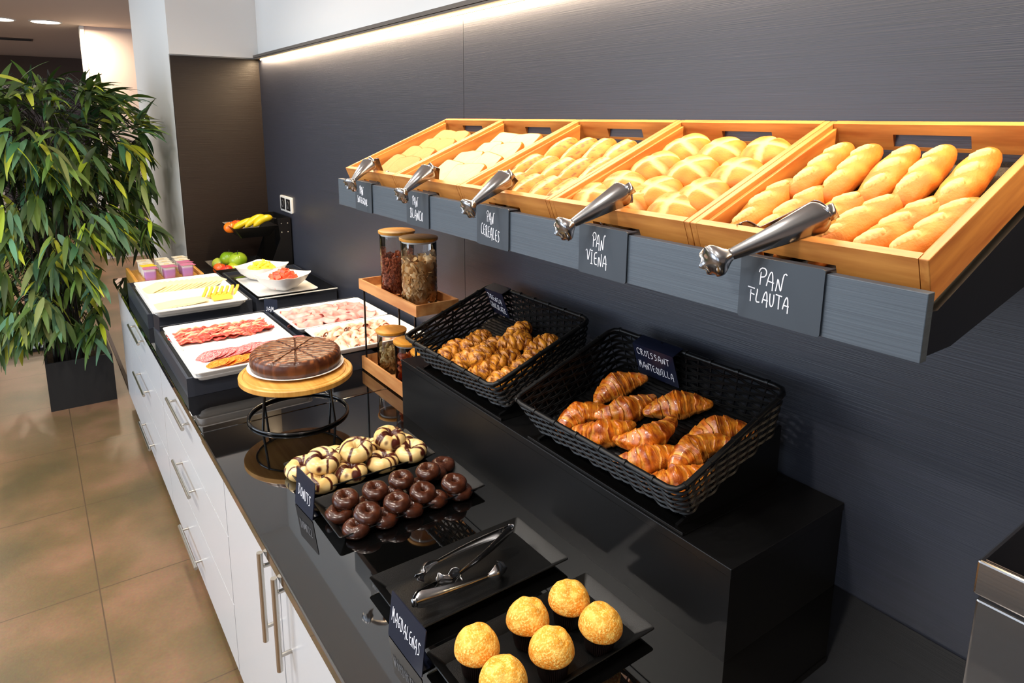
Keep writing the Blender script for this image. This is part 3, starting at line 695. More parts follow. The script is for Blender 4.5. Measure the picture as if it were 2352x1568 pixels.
# ---- croissants
def croissant(seed, bend, Ln=0.150, R=0.035):
    nu, nv = 150, 48; rows = []; cols = []; nl = 8
    for i in range(nu + 1):
        t = -1 + 2 * i / nu
        r = R * (0.20 + 0.80 * (1 - abs(t) ** 1.35)) * (1 if abs(t) < .93 else math.sqrt(max(0.02, 1 - ((abs(t) - .93) / .07) ** 2)))
        # stepped layers
        row = []; cc = []
        ang = t * bend; cx = sin(ang) / max(bend, 1e-3) * Ln / 2; cy = -(1 - cos(ang)) / max(bend, 1e-3) * Ln / 2
        tx, ty = cos(ang), -sin(ang)
        for j in range(nv):
            a = 2 * pi * j / nv
            ph = abs(t) * nl * 0.5 + 0.10 * sin(a * 1.0 + seed) + 0.45 * ns((t * 2, cos(a), sin(a)), 1.1, seed)
            fr = ph - math.floor(ph)
            stp = (1 - fr) ** 0.8 * 0.12
            fine0 = ns((ph * 7, a * 0.5, t), 1.5, seed)
            rr_ = r * (0.90 + stp) * (1 + 0.20 * ns((t * 2, cos(a), sin(a)), 1.5, seed + 5) + 0.02 * fine0)
            p = Vector((cx + (-ty) * rr_ * cos(a), cy + tx * rr_ * cos(a), rr_ * sin(a) * 0.86))
            p.z = max(p.z, -R * 0.5) + R * 0.5
            row.append(p)
            n = ns((t * 8, cos(a) * 1.2, sin(a) * 1.2), 1.4, seed); fine = ns((ph * 7 + 2 * n, a * 0.5, t), 1.5, seed)
            base = lerp(L((208, 106, 16)), L((142, 54, 6)), 0.5 + 1.3 * n)
            groove = sm(0.45, 0.95, fr) * (0.25 + 0.75 * sm(-.3, .4, fine + n))
            base = lerp(base, L((242, 174, 66)), groove * 0.9)
            base = lerp(base, L((236, 150, 40)), sm(0.05, 0.4, fine) * 0.6)
            if sin(a) < -0.1: base = lerp(base, L((222, 150, 66)), 0.5)
            cc.append(base)
        rows.append(row); cols.append(cc)
    return MB().grid(rows, closed_v=True, cols=cols, cap0=True, cap1=True)
cpool = [croissant(1, 0.75).build('croissant', M_pastry, smooth=70), croissant(2, 0.35).build('croissant', M_pastry, smooth=70), croissant(3, 1.0, .16, .031).build('croissant', M_pastry, smooth=70)]
cro = [(.213, 1.044, -.31, 'standing at the back left against the woven wall'), (.165, .970, -.44, 'in the middle of the left half'), (.098, 1.050, -.45, 'at the far left by the side wall'), (.080, .958, -.9, 'with an upturned tip, at the front left'), (.232, .884, -.76, 'at the back under the name board'), (.120, .858, -.50, 'in the centre of the basket'), (.215, .766, -.72, 'at the back right by the side wall'), (.078, .826, -.70, 'at the front, centre'), (.142, .762, -.38, 'at the right, second from the near corner'), (.066, .742, -.70, 'in the near front corner')]
for i, (s, y, a, lb) in enumerate(cro):
    inst(cpool, i, place(BM2, s, y, 0.006 + (0.012 if i in (5, 8) else 0), a + (pi if i % 2 else 0), rnd.uniform(-.12, .12), rnd.uniform(-.2, .2)), 'glossy brown croissant ' + lb, 'croissant', 'croissants in the near basket')
# ---- braided chocolate pastries
def trenza(seed):
    nu, nv = 70, 36; rows = []; cols = []; Ln = 0.092
    for i in range(nu + 1):
        t = -1 + 2 * i / nu; r = (1 - abs(t) ** 2.6) ** 0.5 if abs(t) < 1 else 0.0
        r = max(r, 0.04); row = []; cc = []
        for j in range(nv):
            a = 2 * pi * j / nv; c, s = cos(a), sin(a)
            # two sets of strips crossing
            wob = 0.35 * ns((t * 1.5, c, s), 1.2, seed + 2); u = t * 1.9 + (a - pi / 2) * 0.55 + wob; v2 = t * 1.9 - (a - pi / 2) * 0.55 + wob + seed * .3
            k = (math.floor(u) + math.floor(v2)) % 2; f = (u - math.floor(u)) if k else (v2 - math.floor(v2))
            hump = sin(pi * f) ** 0.6
            rad = 0.027 * r * (0.78 + 0.28 * hump + 0.16 * ns((t * 3, c, s), 1.5, seed))
            p = Vector((t * Ln / 2, c * rad, s * rad * 0.9)); p.z = max(p.z, -0.014) + 0.014
            row.append(p)
            fine = ns((f * 9 + k * 5, t * 2, a), 1.0, seed)
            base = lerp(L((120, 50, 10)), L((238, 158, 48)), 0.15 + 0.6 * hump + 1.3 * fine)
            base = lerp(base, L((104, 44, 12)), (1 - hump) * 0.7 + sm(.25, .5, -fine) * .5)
            cc.append(base)
        rows.append(row); cols.append(cc)
    return MB().grid(rows, closed_v=True, cols=cols, cap0=True, cap1=True)
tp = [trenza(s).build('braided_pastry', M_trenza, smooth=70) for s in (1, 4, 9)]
trz = [(.080, 1.580, -.2, 'at the far left by the side wall'), (.078, 1.500, -.5, 'front row, second from the left'), (.150, 1.552, -.6, 'back left, leaning up'), (.150, 1.478, -.3, 'middle of the second row'), (.240, 1.468, -.3, 'farthest back under the name board'), (.235, 1.352, -.9, 'back right corner'), (.135, 1.398, -.7, 'centre right'), (.074, 1.405, -.8, 'front row, centre'), (.100, 1.440, -.1, 'heaped in the centre'), (.160, 1.322, -.5, 'right side by the woven wall'), (.078, 1.325, -.4, 'near front corner'), (.190, 1.405, -1.2, 'heaped behind the centre')]
for i, (s, y, a, lb) in enumerate(trz):
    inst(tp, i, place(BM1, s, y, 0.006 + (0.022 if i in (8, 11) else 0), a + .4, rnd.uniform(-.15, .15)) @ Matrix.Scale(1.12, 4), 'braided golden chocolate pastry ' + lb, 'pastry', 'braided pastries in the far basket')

# ------------------------------------------------------------------ black dishes on the worktop
def black_dish(x0, x1, y0, y1, label):
    t = ((x0 + x1) / 2, (y0 + y1) / 2); hx = (x1 - x0) / 2; hy = (y1 - y0) / 2; b = MB()
    b.loft([rr(hx - 0.022, hy - 0.022, 0.004, 0.0), rr(hx - 0.002, hy - 0.002, 0.006, 0.0185), rr(hx, hy, 0.006, 0.0205), rr(hx - 0.001, hy - 0.001, 0.006, 0.022), rr(hx - 0.004, hy - 0.004, 0.005, 0.021), rr(hx - 0.024, hy - 0.024, 0.004, 0.004)])
    return tag(b.build('black_serving_dish', M_blk_dish, loc=(t[0], t[1], 0.7455), smooth=30), label, 'serving dish')
black_dish(-.750, -.395, .682, .862, 'rectangular black dish under the muffins, nearest the camera')
black_dish(-.750, -.395, .912, 1.090, 'rectangular black dish holding two pairs of tongs')
black_dish(-.748, -.380, 1.238, 1.416, 'rectangular black dish under the chocolate donuts')
black_dish(-.748, -.400, 1.446, 1.622, 'rectangular black dish under the striped donuts')

# ---- donuts
def donut(R, r, seed, nu=72, nv=32, colf=None, zs=0.92, noise_a=0.05):
    rows = []; cols = []
    for i in range(nu):
        a = 2 * pi * i / nu; row = []; cc = []
        for j in range(nv):
            b2 = 2 * pi * j / nv; q = 1 + noise_a * ns((cos(a) * 2, sin(a) * 2, cos(b2)), 1.0, seed)
            x = R + r * cos(b2) * q; z = r * sin(b2) * zs * q
            if z < -r * 0.72: z = -r * 0.72
            p = Vector((x * cos(a), x * sin(a), z + r * 0.72)); row.append(p)
            cc.append(colf(a, b2, p) if colf else (1, 1, 1, 1))
        rows.append(row); cols.append(cc)
    return MB().grid(rows, closed_u=True, closed_v=True, cols=cols if colf else None)
dp = [donut(.0165, .0145, s, 56, 26, noise_a=.10).build('chocolate_donut', M_choc, smooth=80) for s in (1, 2)]
cd1 = [(-.700, 1.262, 'in front, in the near left corner of the dish'), (-.712, 1.335, 'at the left end, lower layer'), (-.636, 1.262, 'front row, lower layer, second from the left'), (-.572, 1.262, 'front row, lower layer, middle'), (-.506, 1.264, 'front row, lower layer, second from the right'), (-.440, 1.262, 'right end, lower layer'), (-.648, 1.332, 'back row, lower layer, second from the left'), (-.582, 1.334, 'back row, lower layer, middle'), (-.514, 1.336, 'back row, lower layer, second from the right'), (-.448, 1.366, 'back row, lower layer, right end'), (-.410, 1.392, 'farthest right beyond the others')]
cd2 = [(-.690, 1.362, 'upper layer, leftmost'), (-.672, 1.282, 'upper layer, front left'), (-.620, 1.356, 'upper layer, back, second from the left'), (-.600, 1.282, 'upper layer, front, second from the left'), (-.548, 1.366, 'upper layer, back, third from the left'), (-.532, 1.288, 'upper layer, front, third from the left'), (-.476, 1.362, 'upper layer, back right'), (-.452, 1.280, 'upper layer, front right')]
for i, (x, y, lb) in enumerate(cd1):
    R = Matrix.Translation((x, y, .7505)) @ Euler((rnd.uniform(-.12, .12), rnd.uniform(-.12, .12), rnd.uniform(0, 6))).to_matrix().to_4x4()
    inst(dp, i, R, 'chocolate donut ' + lb, 'donut', 'chocolate donuts')
for i, (x, y, lb) in enumerate(cd2):
    R = Matrix.Translation((x, y - .012, .7725)) @ Euler((rnd.uniform(.05, .30), rnd.uniform(-.2, .2), rnd.uniform(-.3, .3))).to_matrix().to_4x4()
    inst(dp, i, R, 'chocolate donut ' + lb, 'donut', 'chocolate donuts')
def stripes(seed):
    rs = random.Random(seed); lines = [(rs.uniform(0, pi), rs.uniform(-.024, .024), rs.uniform(.0022, .0040)) for _ in range(5)]; bl = [(rs.uniform(0, 2 * pi), rs.uniform(.028, .036), rs.uniform(.010, .015)) for _ in range(3)]
    def f(a, b2, p):
        c = lerp(L((238, 208, 146)), L((222, 182, 112)), 0.5 + ns(p, 50, seed)); d = 0.0
        if p.z > 0.008:
            for th, o, w_ in lines:
                q = abs(p.x * cos(th) + p.y * sin(th) - o + 0.003 * sin(120 * (p.x * sin(th) - p.y * cos(th)))); d = max(d, 1 - sm(w_ * .8, w_ * 1.25, q))
        for th, rd, w_ in bl:
            q = (p - Vector((rd * cos(th), rd * sin(th), .018))).length; d = max(d, 1 - sm(w_ * .9, w_ * 1.1, q))
        c = lerp(c, L((206, 158, 88)), sm(.006, 0, p.z))
        return lerp(c, L((72, 26, 16)), d)
    return f
sp = [donut(.0235, .0195, s, 128, 64, stripes(s), .95, .10).build('striped_donut', M_donw, smooth=80) for s in (11, 22, 33, 47)]
sd = [(-.712, 1.575, 0, 'at the far left corner of the dish'), (-.704, 1.484, 0, 'front left, behind the donuts sign'), (-.622, 1.490, 0, 'front row, second from the left'), (-.533, 1.492, 0, 'front row, third from the left'), (-.628, 1.588, 0, 'hidden at the back between two others'), (-.535, 1.580, 0, 'back row, lower layer, right of the middle'), (-.452, 1.560, 0, 'back row, right end, lower layer'), (-.455, 1.482, .01, 'front row, rightmost, mostly brown'), (-.678, 1.525, .033, 'upper layer, leftmost'), (-.588, 1.528, .034, 'upper layer, middle'), (-.492, 1.536, .036, 'upper layer, rightmost and highest')]
for i, (x, y, z, lb) in enumerate(sd):
    up = z > .02
    R = Matrix.Translation((x, y, .7505 + z)) @ Euler((rnd.uniform(.1, .35) if up else rnd.uniform(-.05, .2), rnd.uniform(-.25, .15) if up else rnd.uniform(-.08, .08), rnd.uniform(0, 6) * (0 if up else 1))).to_matrix().to_4x4()
    inst(sp, i, R, 'cream donut with brown stripes ' + lb, 'donut', 'striped cream donuts')

# ---- muffins
def muffin_top(seed):
    nu, nv = 34, 56; rows = []; cols = []
    for i in range(nu + 1):
        t = i / nu
        if t < 0.25: r = 0.0265 + 0.0085 * sin(t / .25 * pi / 2); z = 0.030 + 0.008 * t / .25
        else:
            a = (t - .25) / .75 * pi / 2; r = 0.035 * cos(a) ** 0.9; z = 0.038 + 0.034 * sin(a)
        row = []; cc = []
        for j in range(nv):
            a = 2 * pi * j / nv; rr_ = r * (1 + 0.04 * ns((cos(a), sin(a), t), 1.3, seed)); d = 0.0
            if t > .6: d = 0.004 * ns((cos(a) * r * 60, sin(a) * r * 60, 1), 1.0, seed)
            p = (rr_ * cos(a), rr_ * sin(a), z + d); row.append(p)
            n = ns(p, 70, seed); n2 = ns(p, 420, seed)
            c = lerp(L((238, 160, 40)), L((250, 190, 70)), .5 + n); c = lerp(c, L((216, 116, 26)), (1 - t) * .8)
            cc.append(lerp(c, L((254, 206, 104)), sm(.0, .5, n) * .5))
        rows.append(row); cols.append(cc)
    return MB().grid(rows, closed_v=True, cols=cols, cap0=True, cap1=True)
def pleated_cup():
    rows = []
    for r, z in ((.021, 0), (.0215, .0005), (.0275, .034), (.0262, .034), (.021, .003)):
        rows.append([((r + (.0009 if k % 2 else -.0009)) * cos(2 * pi * k / 96), (r + (.0009 if k % 2 else -.0009)) * sin(2 * pi * k / 96), z) for k in range(96)])
    return MB().grid(rows, closed_v=True, cap0=True, cap1=True)
mf = [(-.690, .797, 'left end of the dish, farther one'), (-.585, .798, 'far row, in the middle'), (-.498, .797, 'far row, at the right end'), (-.592, .722, 'near row, in the middle'), (-.492, .722, 'near row, at the right end'), (-.692, .722, 'near row, left end, nearest the camera')]
tops = [muffin_top(s) for s in (2, 5, 8)]; base_m = None
for i, (x, y, lb) in enumerate(mf):
    if base_m is None:
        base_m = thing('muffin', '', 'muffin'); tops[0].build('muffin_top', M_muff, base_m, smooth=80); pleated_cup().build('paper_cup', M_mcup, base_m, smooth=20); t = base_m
    else: t = dup(base_m)
    t.scale = (1.06, 1.06, 1.06); t.location = (x, y, .7500); t.rotation_euler = (rnd.uniform(-.06, .06), rnd.uniform(-.06, .06), rnd.uniform(0, 6))
    tag(t, 'golden muffin in a brown pleated cup, ' + lb, 'muffin', 'muffins on the black dish')
# tongs on the dish
tongs((-.452, 1.033, .790), (-.676, 1.044, .770), (-.655, .985, .768), (-0.1, .95, .25), 'steel tongs lying open in the black dish, claws toward the left', 'tongs lying in the black dish', 0.9)
tongs((-.714, .968, .776), (-.515, .955, .769), (-.600, 1.000, .768), (0.1, -.9, .3), 'steel tongs lying open in the black dish, claws toward the right', 'tongs lying in the black dish', 0.9)

# ---- standing signs
def stand_sign(P0, P1, H, lean, ls, label):
    a = Vector(P0); b2 = Vector(P1); d = b2 - a; wd = d.length; e1 = d.normalized(); nr = Vector((e1.y, -e1.x, 0)); up = (Vector((0, 0, 1)) * cos(lean) - nr * sin(lean)); n3 = e1.cross(up)
    M = Matrix.Identity(4)
    for i in range(3): M[i][0] = e1[i]; M[i][1] = up[i]; M[i][2] = n3[i]; 
    t = thing('name_board', label, 'sign', a)
    MB().loft([rr(wd / 2, H / 2, .003, z, 3, wd / 2, H / 2) for z in (0, .002)], M=M).build('board', M_chalkb, t, smooth=30)
    f = MB(); f.add([(0.01, 0.002, 0), (wd - .01, 0.002, 0), (wd - .01, 0.004, -.03), (0.01, 0.004, -.03)], [(0, 1, 2, 3)], None, M); f.build('foot', M_chalkb, t, solid=.0015)
    lettering(ls, t, wd, M @ Matrix.Translation((0, 0, .0022)), .0008)
stand_sign((-.769, 1.460, .7462), (-.762, 1.362, .7462), .088, .12, [('DONUTS', .016, .030, .026, .070, .004)], 'small blue-black board lettered DONUTS, standing in front of the donut dishes')
stand_sign((-.770, .957, .7462), (-.768, .838, .7462), .083, .12, [('MAGDALENAS', .010, .034, .024, .100, .004)], 'small blue-black board lettered MAGDALENAS, standing beside the tongs dish')

# ------------------------------------------------------------------ cake on its stand
t = thing('cake_stand', 'round bamboo cake stand on a black wire ring base', 'cake stand', (-.603, 1.935, .745))
b = MB()
b.tube([(.145 * cos(a * pi / 32), .145 * sin(a * pi / 32), .0045) for a in range(64)], .0042, 10, closed=True)
b.build('wire_ring', M_wire, t)
for k in range(4):
    a = radians(-152 + 90 * k); MB().tube([(.142 * cos(a), .142 * sin(a), .005), (.128 * cos(a), .128 * sin(a), .122)], .0036, 10).build('leg', M_wire, t)
MB().tube([(.128 * cos(a * pi / 32), .128 * sin(a * pi / 32), .119) for a in range(64)], .003, 8, closed=True).build('support_ring', M_wire, t)
def bamboo_disc(R, z0, z1):
    return MB().lathe([(R - .004, z0), (R, z0 + .003), (R, z1 - .003), (R - .003, z1), (R - .012, z1), (R - .014, z1 - .002), (R - .018, z1 - .002), (R - .020, z1), (0.001, z1)], 72)
bamboo_disc(.165, .122, .141).build('bamboo_top', M_bamboo, t)
t = tag(MB().lathe([(.09, 0), (.128, .004), (.1415, .009), (.1425, .0105), (.1405, .011), (.125, .0065), (.001, .006)], 64).build('white_plate', M_mel, loc=(-.592, 1.968, .8865)), 'thin round white plate under the chocolate cake', 'plate')
t = thing('chocolate_cake', 'round sliced chocolate cake with glossy icing and caramel drizzle', 'cake', (-.592, 1.968, .8935))
rows = []; cols = []; nv = 240
prof = [(0.128, 0), (.1315, .004), (.1335, .015), (.1340, .028), (.132, .038), (.127, .045), (.12, .049)] + [(.12 - .0015 * k, .0492 + .0008 * math.sin(k * .045)) for k in range(1, 78)] + [(.002, .051)]
for i, (r, z) in enumerate(prof):
    row = []; cc = []
    for j in range(nv):
        a = 2 * pi * j / nv; k = (a - 0.22) / (2 * pi / 12); fr = abs(k - round(k)) * (2 * pi / 12) * max(r, .01)
        cut = 1 - sm(.0006, .0028, fr); x, y = r * cos(a), r * sin(a)
        p = Vector((x * (1 - .005 * cut), y * (1 - .005 * cut), z * (1 - (.07 if z > .04 else 0) * cut) + .0012 * ns((x, y, z), 60, 3))); row.append(p)
        ww = (y * .93 + x * .30) + .0016 * sin(70 * x + 40 * y) + .003 * ns((x, y, 0), 18, 2); q = abs(((ww / .0175) % 1) - .5) * .0175
        dr = (1 - sm(.0016, .0030, q)) * (1 if z > .042 else .25)
        c = lerp(L((62, 30, 18)), L((84, 46, 28)), .5 + ns(p, 45, 8)); c = lerp(c, L((158, 92, 48)), dr * .85); c = lerp(c, L((34, 14, 8)), cut * .8 * (1 if z > .03 else .3))
        cc.append(c)
    rows.append(row); cols.append(cc)
MB().grid(rows, closed_v=True, cols=cols, cap0=True, cap1=True).build('cake_body', M_cake, t, smooth=50)

# ------------------------------------------------------------------ jar rack
t = thing('jar_rack', 'two tier wooden rack with black metal posts holding glass jars', 'rack', (-.2175, 1.963, .745))
def rack_tray(z0, z1, nm):
    b = MB(); hx, hy, w_ = .0745, .214, .007
    b.box(-hx, hx, -hy, hy, z0, z0 + .006); b.box(-hx, -hx + w_, -hy, hy, z0 + .006, z1); b.box(hx - w_, hx, -hy, hy, z0 + .006, z1); b.box(-hx + w_, hx - w_, -hy, -hy + w_, z0 + .006, z1); b.box(-hx + w_, hx - w_, hy - w_, hy, z0 + .006, z1)
    b.build(nm, M_rackwood, t, smooth=0)
rack_tray(.006, .052, 'lower_tray'); rack_tray(.300, .335, 'upper_tray')
for x in (-.066, .066):
    for y in (-.190, .190): MB().tube([(x, y, 0), (x, y, .3)], .0035, 8).build('post', M_wire, t)
def jar(x, y, z, r, h, label, kind):
    t = thing('glass_jar', label, 'jar', (x, y, z))
    MB().lathe([(r - .006, 0), (r - .001, .002), (r, .006), (r, h - .012)], 48, cap1=False).build('glass_body', M_glass, t)
    MB().lathe([(r - .003, h - .016), (r - .003, h - .008), (r + .001, h - .008)], 40, cap0=False, cap1=False).build('seal_ring', M_plastic, t)
    MB().lathe([(r + .003, h - .0095), (r + .0045, h - .007), (r + .0045, h - .001), (r + .003, h), (.001, h)], 48).build('bamboo_lid', M_lid, t)
    return t
def filler(r, z0, z1, n, kind, seed):
    rs = random.Random(seed); b = MB(); out = []
    for _ in range(n):
        a = rs.uniform(0, 2 * pi); q = r * math.sqrt(rs.uniform(.55, 1)) if rs.random() < .75 else r * math.sqrt(rs.random())
        out.append((q * cos(a), q * sin(a), z0 + (z1 - z0) * rs.random() + .01 * sin(a + 1) * 0.5, rs))
    return out
def flakes(parent, r, z0, z1, n, size, colA, colB, flat, seed, nm):
    b = MB()
    for x, y, z, rs in filler(r - size * .45, z0, z1, n, 0, seed):
        R = Matrix.Translation((x, y, z)) @ Euler((rs.uniform(0, 6), rs.uniform(0, 6), rs.uniform(0, 6))).to_matrix().to_4x4(); c = lerp(L(colA), L(colB), rs.random()); s = size * rs.uniform(.75, 1.15)
        rows = []
        for zz, q in ((-flat, .6), (0, 1), (flat, .6)):
            rows.append([(s * q * cos(2 * pi * k / 8), s * .85 * q * sin(2 * pi * k / 8), s * zz + s * .25 * (cos(2 * pi * k / 8) ** 2) * (1 if flat < .3 else 0)) for k in range(8)])
        b.grid(rows, closed_v=True, cap0=True, cap1=True, cols=[[c] * 8] * 3, M=R)
    b.lathe([(r * .55, z0 - .0), (r * .55, z1 - .02)], 16, cols=[lerp(L(colA), L(colB), .5)] * 2)
    o = b.build(nm, M_flake, parent, smooth=50); return o
j = jar(-.2175, 1.866, 1.052, .0565, .215, 'tall glass jar of pale cereal flakes, front one on the upper rack', 0)
j2 = jar(-.2175, 2.020, 1.052, .0565, .215, 'tall glass jar of small brown seeds, rear one on the upper rack', 0)
o = flakes(None, .053, .012, .142, 620, .0125, (240, 190, 122), (255, 226, 174), .12, 3, 'oat_flakes'); o.location = (-.2175, 1.866, 1.052); tag(o, 'pale toasted cereal flakes filling the front tall jar', 'cereal', kind='stuff')
o = flakes(None, .053, .010, .132, 1500, .0052, (160, 74, 42), (210, 118, 74), .5, 4, 'brown_seeds'); o.location = (-.2175, 2.020, 1.052); tag(o, 'small reddish brown grains filling the rear tall jar', 'cereal', kind='stuff')
jar(-.2175, 2.085, .757, .0500, .150, 'short glass jar of cashew nuts with bamboo lid on the lower rack tray', 0)
jar(-.2175, 1.950, .757, .0480, .148, 'short glass jar of dried apricots with bamboo lid beside the black riser', 0)
jar(-.2175, 1.825, .757, .0480, .148, 'short glass jar mostly hidden behind the woven basket', 0)
# cashews: curved nuts, each its own object
def cashew():
    pts = [(.009 * cos(a), .009 * sin(a), 0) for a in [radians(-30 + 26 * k) for k in range(9)]]
    return MB().tube(pts, [.0018, .0042, .0052, .0055, .0052, .005, .0046, .0038, .0016], 8)
M_cash = mat('cashew_nut', (252, 224, 156), 0.45, var=((80, 80, 80), 3, (228, 196, 130)))
cs = cashew().build('cashew_nut', M_cash, smooth=70); rs = random.Random(5)
for k in range(96):
    lay = k // 12; a = k * 2.399; q = .032 if k % 4 else .014
    Mx = Matrix.Translation((-.2175 + q * cos(a), 2.085 + q * sin(a), .770 + .0095 * lay + rs.uniform(-.002, .002))) @ Euler((rs.uniform(0, 6), rs.uniform(0, 6), rs.uniform(0, 6))).to_matrix().to_4x4()
    inst([cs], 0, Mx, 'pale curved cashew nut inside the short jar on the lower rack tray', 'nut', 'cashew nuts in the short jar')
M_apr = mat('dried_apricot', (232, 112, 24), 0.35, spec=.5, var=((60, 60, 60), 3, (200, 78, 14)), bump=((90, 90, 90), .5))
ap = MB().lathe([(.001, -.006), (.012, -.0065), (.0165, -.002), (.016, .003), (.010, .006), (.001, .0045)], 20).build('dried_apricot', M_apr, smooth=80)
for jn, (jx, jy, cnt, lab) in enumerate(((-.2175, 1.950, 26, 'orange dried apricot inside the short jar beside the riser'), (-.2175, 1.825, 26, 'orange dried apricot inside the jar hidden behind the basket'))):
    for k in range(cnt):
        a = k * 2.399 + jn; q = .026 if k % 4 else .008
        Mx = Matrix.Translation((jx + q * cos(a), jy + q * sin(a), .772 + .0034 * k)) @ Euler((rs.uniform(-.9, .9), rs.uniform(-.9, .9), rs.uniform(0, 6))).to_matrix().to_4x4() @ Matrix.Diagonal((1, rs.uniform(.8, 1), 1, 1))
        inst([ap], 0, Mx, lab, 'dried fruit', 'dried apricots, %s jar' % ('visible' if jn == 0 else 'hidden'))

# ------------------------------------------------------------------ black cooling boxes
def cool_box(x0, x1, y0, y1, label):
    t = thing('cooling_box', label, 'display box', ((x0 + x1) / 2, (y0 + y1) / 2, .7455)); hx = (x1 - x0) / 2; hy = (y1 - y0) / 2; H = .064; w_ = .009
    b = MB(); b.box(-hx, -hx + w_, -hy, hy, 0, H); b.box(hx - w_, hx, -hy, hy, 0, H); b.box(-hx + w_, hx - w_, hy - w_, hy, 0, H)
    # near wall with a finger notch in the middle
    n = .045
    b.box(-hx + w_, -n, -hy, -hy + w_, 0, H); b.box(n, hx - w_, -hy, -hy + w_, 0, H); b.box(-n, n, -hy, -hy + w_, 0, H - .014)
    b.add([(-n, -hy, H - .014), (-n, -hy, H), (-n + .014, -hy, H - .014), (-n, -hy + w_, H - .014), (-n, -hy + w_, H), (-n + .014, -hy + w_, H - .014)], [(0, 1, 2), (3, 5, 4), (1, 4, 5, 2), (0, 2, 5, 3)])
    b.add([(n, -hy, H - .014), (n, -hy, H), (n - .014, -hy, H - .014), (n, -hy + w_, H - .014), (n, -hy + w_, H), (n - .014, -hy + w_, H - .014)], [(0, 2, 1), (3, 4, 5), (1, 2, 5, 4), (0, 3, 5, 2)])
    b.build('box_wall', M_cool, t, smooth=0)
    MB().box(-hx + w_, hx - w_, -hy + w_, hy - w_, .040, .046).build('cooling_plate', M_coolin, t, smooth=0)
    return t
cool_box(-.856, -.418, 2.255, 2.918, 'black box under the cured meat tray, near left of the four')
cool_box(-.850, -.418, 3.130, 3.800, 'black box under the cheese tray, far left of the four')
cool_box(-.400, -.012, 2.180, 2.918, 'black box under the cooked ham trays, beside the wall')
cool_box(-.400, -.012, 3.130, 3.780, 'black box under the two fruit bowls, beside the wall')

def white_dish(x0, x1, y0, y1, z, label, divider=False, h=.026, group=None):
    hx = (x1 - x0) / 2; hy = (y1 - y0) / 2; t = thing('white_tray', label, 'tray', ((x0 + x1) / 2, (y0 + y1) / 2, z), group=group)
    MB().loft([rr(hx - .03, hy - .03, .012, 0), rr(hx - .016, hy - .016, .014, .006), rr(hx - .008, hy - .008, .016, h - .004), rr(hx, hy, .018, h - .003), rr(hx + .0005, hy + .0005, .018, h), rr(hx - .009, hy - .009, .016, h), rr(hx - .014, hy - .014, .014, h - .004), rr(hx - .028, hy - .028, .012, .007), rr(hx - .034, hy - .034, .01, .0055)]).build('dish_body', M_mel, t, smooth=50)
    if divider:
        pts = [(-hx + .02, .0, 0), (hx - .02, 0, 0)]
        MB().grid([[(x, -.014, .0055), (x, -.006, .016), (x, 0, .018), (x, .006, .016), (x, .014, .0055)] for x in (-hx + .022, -hx + .03, hx - .03, hx - .022)]).build('divider_ridge', M_mel, t, smooth=80)
    return t
white_dish(-.836, -.460, 2.225, 2.805, .7935, 'white tray under the cured meat tray, lower of the stack', h=.024)
white_dish(-.840, -.462, 2.210, 2.800, .8105, 'white two section tray of cured ham and sausage slices', True)
white_dish(-.832, -.458, 3.075, 3.655, .7935, 'white tray under the cheese tray, lower of the stack', h=.024)
white_dish(-.835, -.455, 3.040, 3.670, .8105, 'white two section tray of cheese slices and sticks', True)
white_dish(-.418, -.040, 2.480, 2.805, .8100, 'white tray of folded cooked ham, the farther of the two')
white_dish(-.400, -.036, 2.165, 2.474, .8100, 'white tray of ruffled turkey slices, the nearer of the two')

# ---- meat and cheese slices
def sheet(Lx, W, nu, nv, zf, outline, colf):
    rows = []; cols = []
    for i in range(nu + 1):
        u = -1 + 2 * i / nu; row = []; cc = []
        for j in range(nv + 1):
            v = -1 + 2 * j / nv; x, y = outline(u, v); p = Vector((x * Lx / 2, y * W / 2, zf(u, v))); row.append(p); cc.append(colf(u, v, p))
        rows.append(row); cols.append(cc)
    return MB().grid(rows, cols=cols)
def disc_out(u, v):  # square to disc
    return (u * math.sqrt(1 - v * v / 2), v * math.sqrt(1 - u * u / 2))
def ham_slice(seed):
    def ol(u, v):
        return (u * (1 - .12 * v * v) + .03 * sin(9 * v + seed), v * (1 - .35 * abs(u) ** 3) + .12 * sin(5 * u + seed) + .05 * sin(17 * u))
    def zf(u, v): return .0030 + .0028 * sin(6 * v + 3 * u + seed) + .0020 * sin(11 * u + seed * 2) + .0035 * abs(v) * sin(4 * u + seed)
    def cf(u, v, p):
        n = ns((u * 3, v * 6, seed), 1.0, seed); c = lerp(L((196, 56, 40)), L((158, 34, 26)), .5 + n)
        fat = max(sm(.74, .88, v + .08 * sin(7 * u + seed)), (1 - sm(.05, .13, abs(v + .25 + .25 * sin(2.2 * u + seed)))) * .75)
        c = lerp(c, L((244, 190, 150)), fat * .85); return lerp(c, L((222, 110, 78)), sm(.2, .45, ns((u * 2, v * 14, 0), 1.0, seed + 3)) * .7)
    return sheet(.125, .050, 40, 16, zf, ol, cf).build('cured_ham_slice', M_meat, smooth=80, solid=.0012)
hp = [ham_slice(s) for s in (1, 3, 6)]
for r in range(5):
    for c in range(5):
        x = -.775 + c * .062 + rnd.uniform(-.006, .006) + (.012 if r % 2 else 0); y = 2.735 - r * .034 + rnd.uniform(-.004, .004)
        Mx = Matrix.Translation((x, y, .8165 + .0016 * (r + c % 3))) @ Euler((rnd.uniform(-.1, .25), rnd.uniform(-.06, .02), rnd.uniform(-.15, .25))).to_matrix().to_4x4()
        inst(hp, r + c, Mx, 'dark red cured ham slice, %s row from the back, %s from the left' % (ORD[r], ORD[c]), 'ham slice', 'cured ham slices')
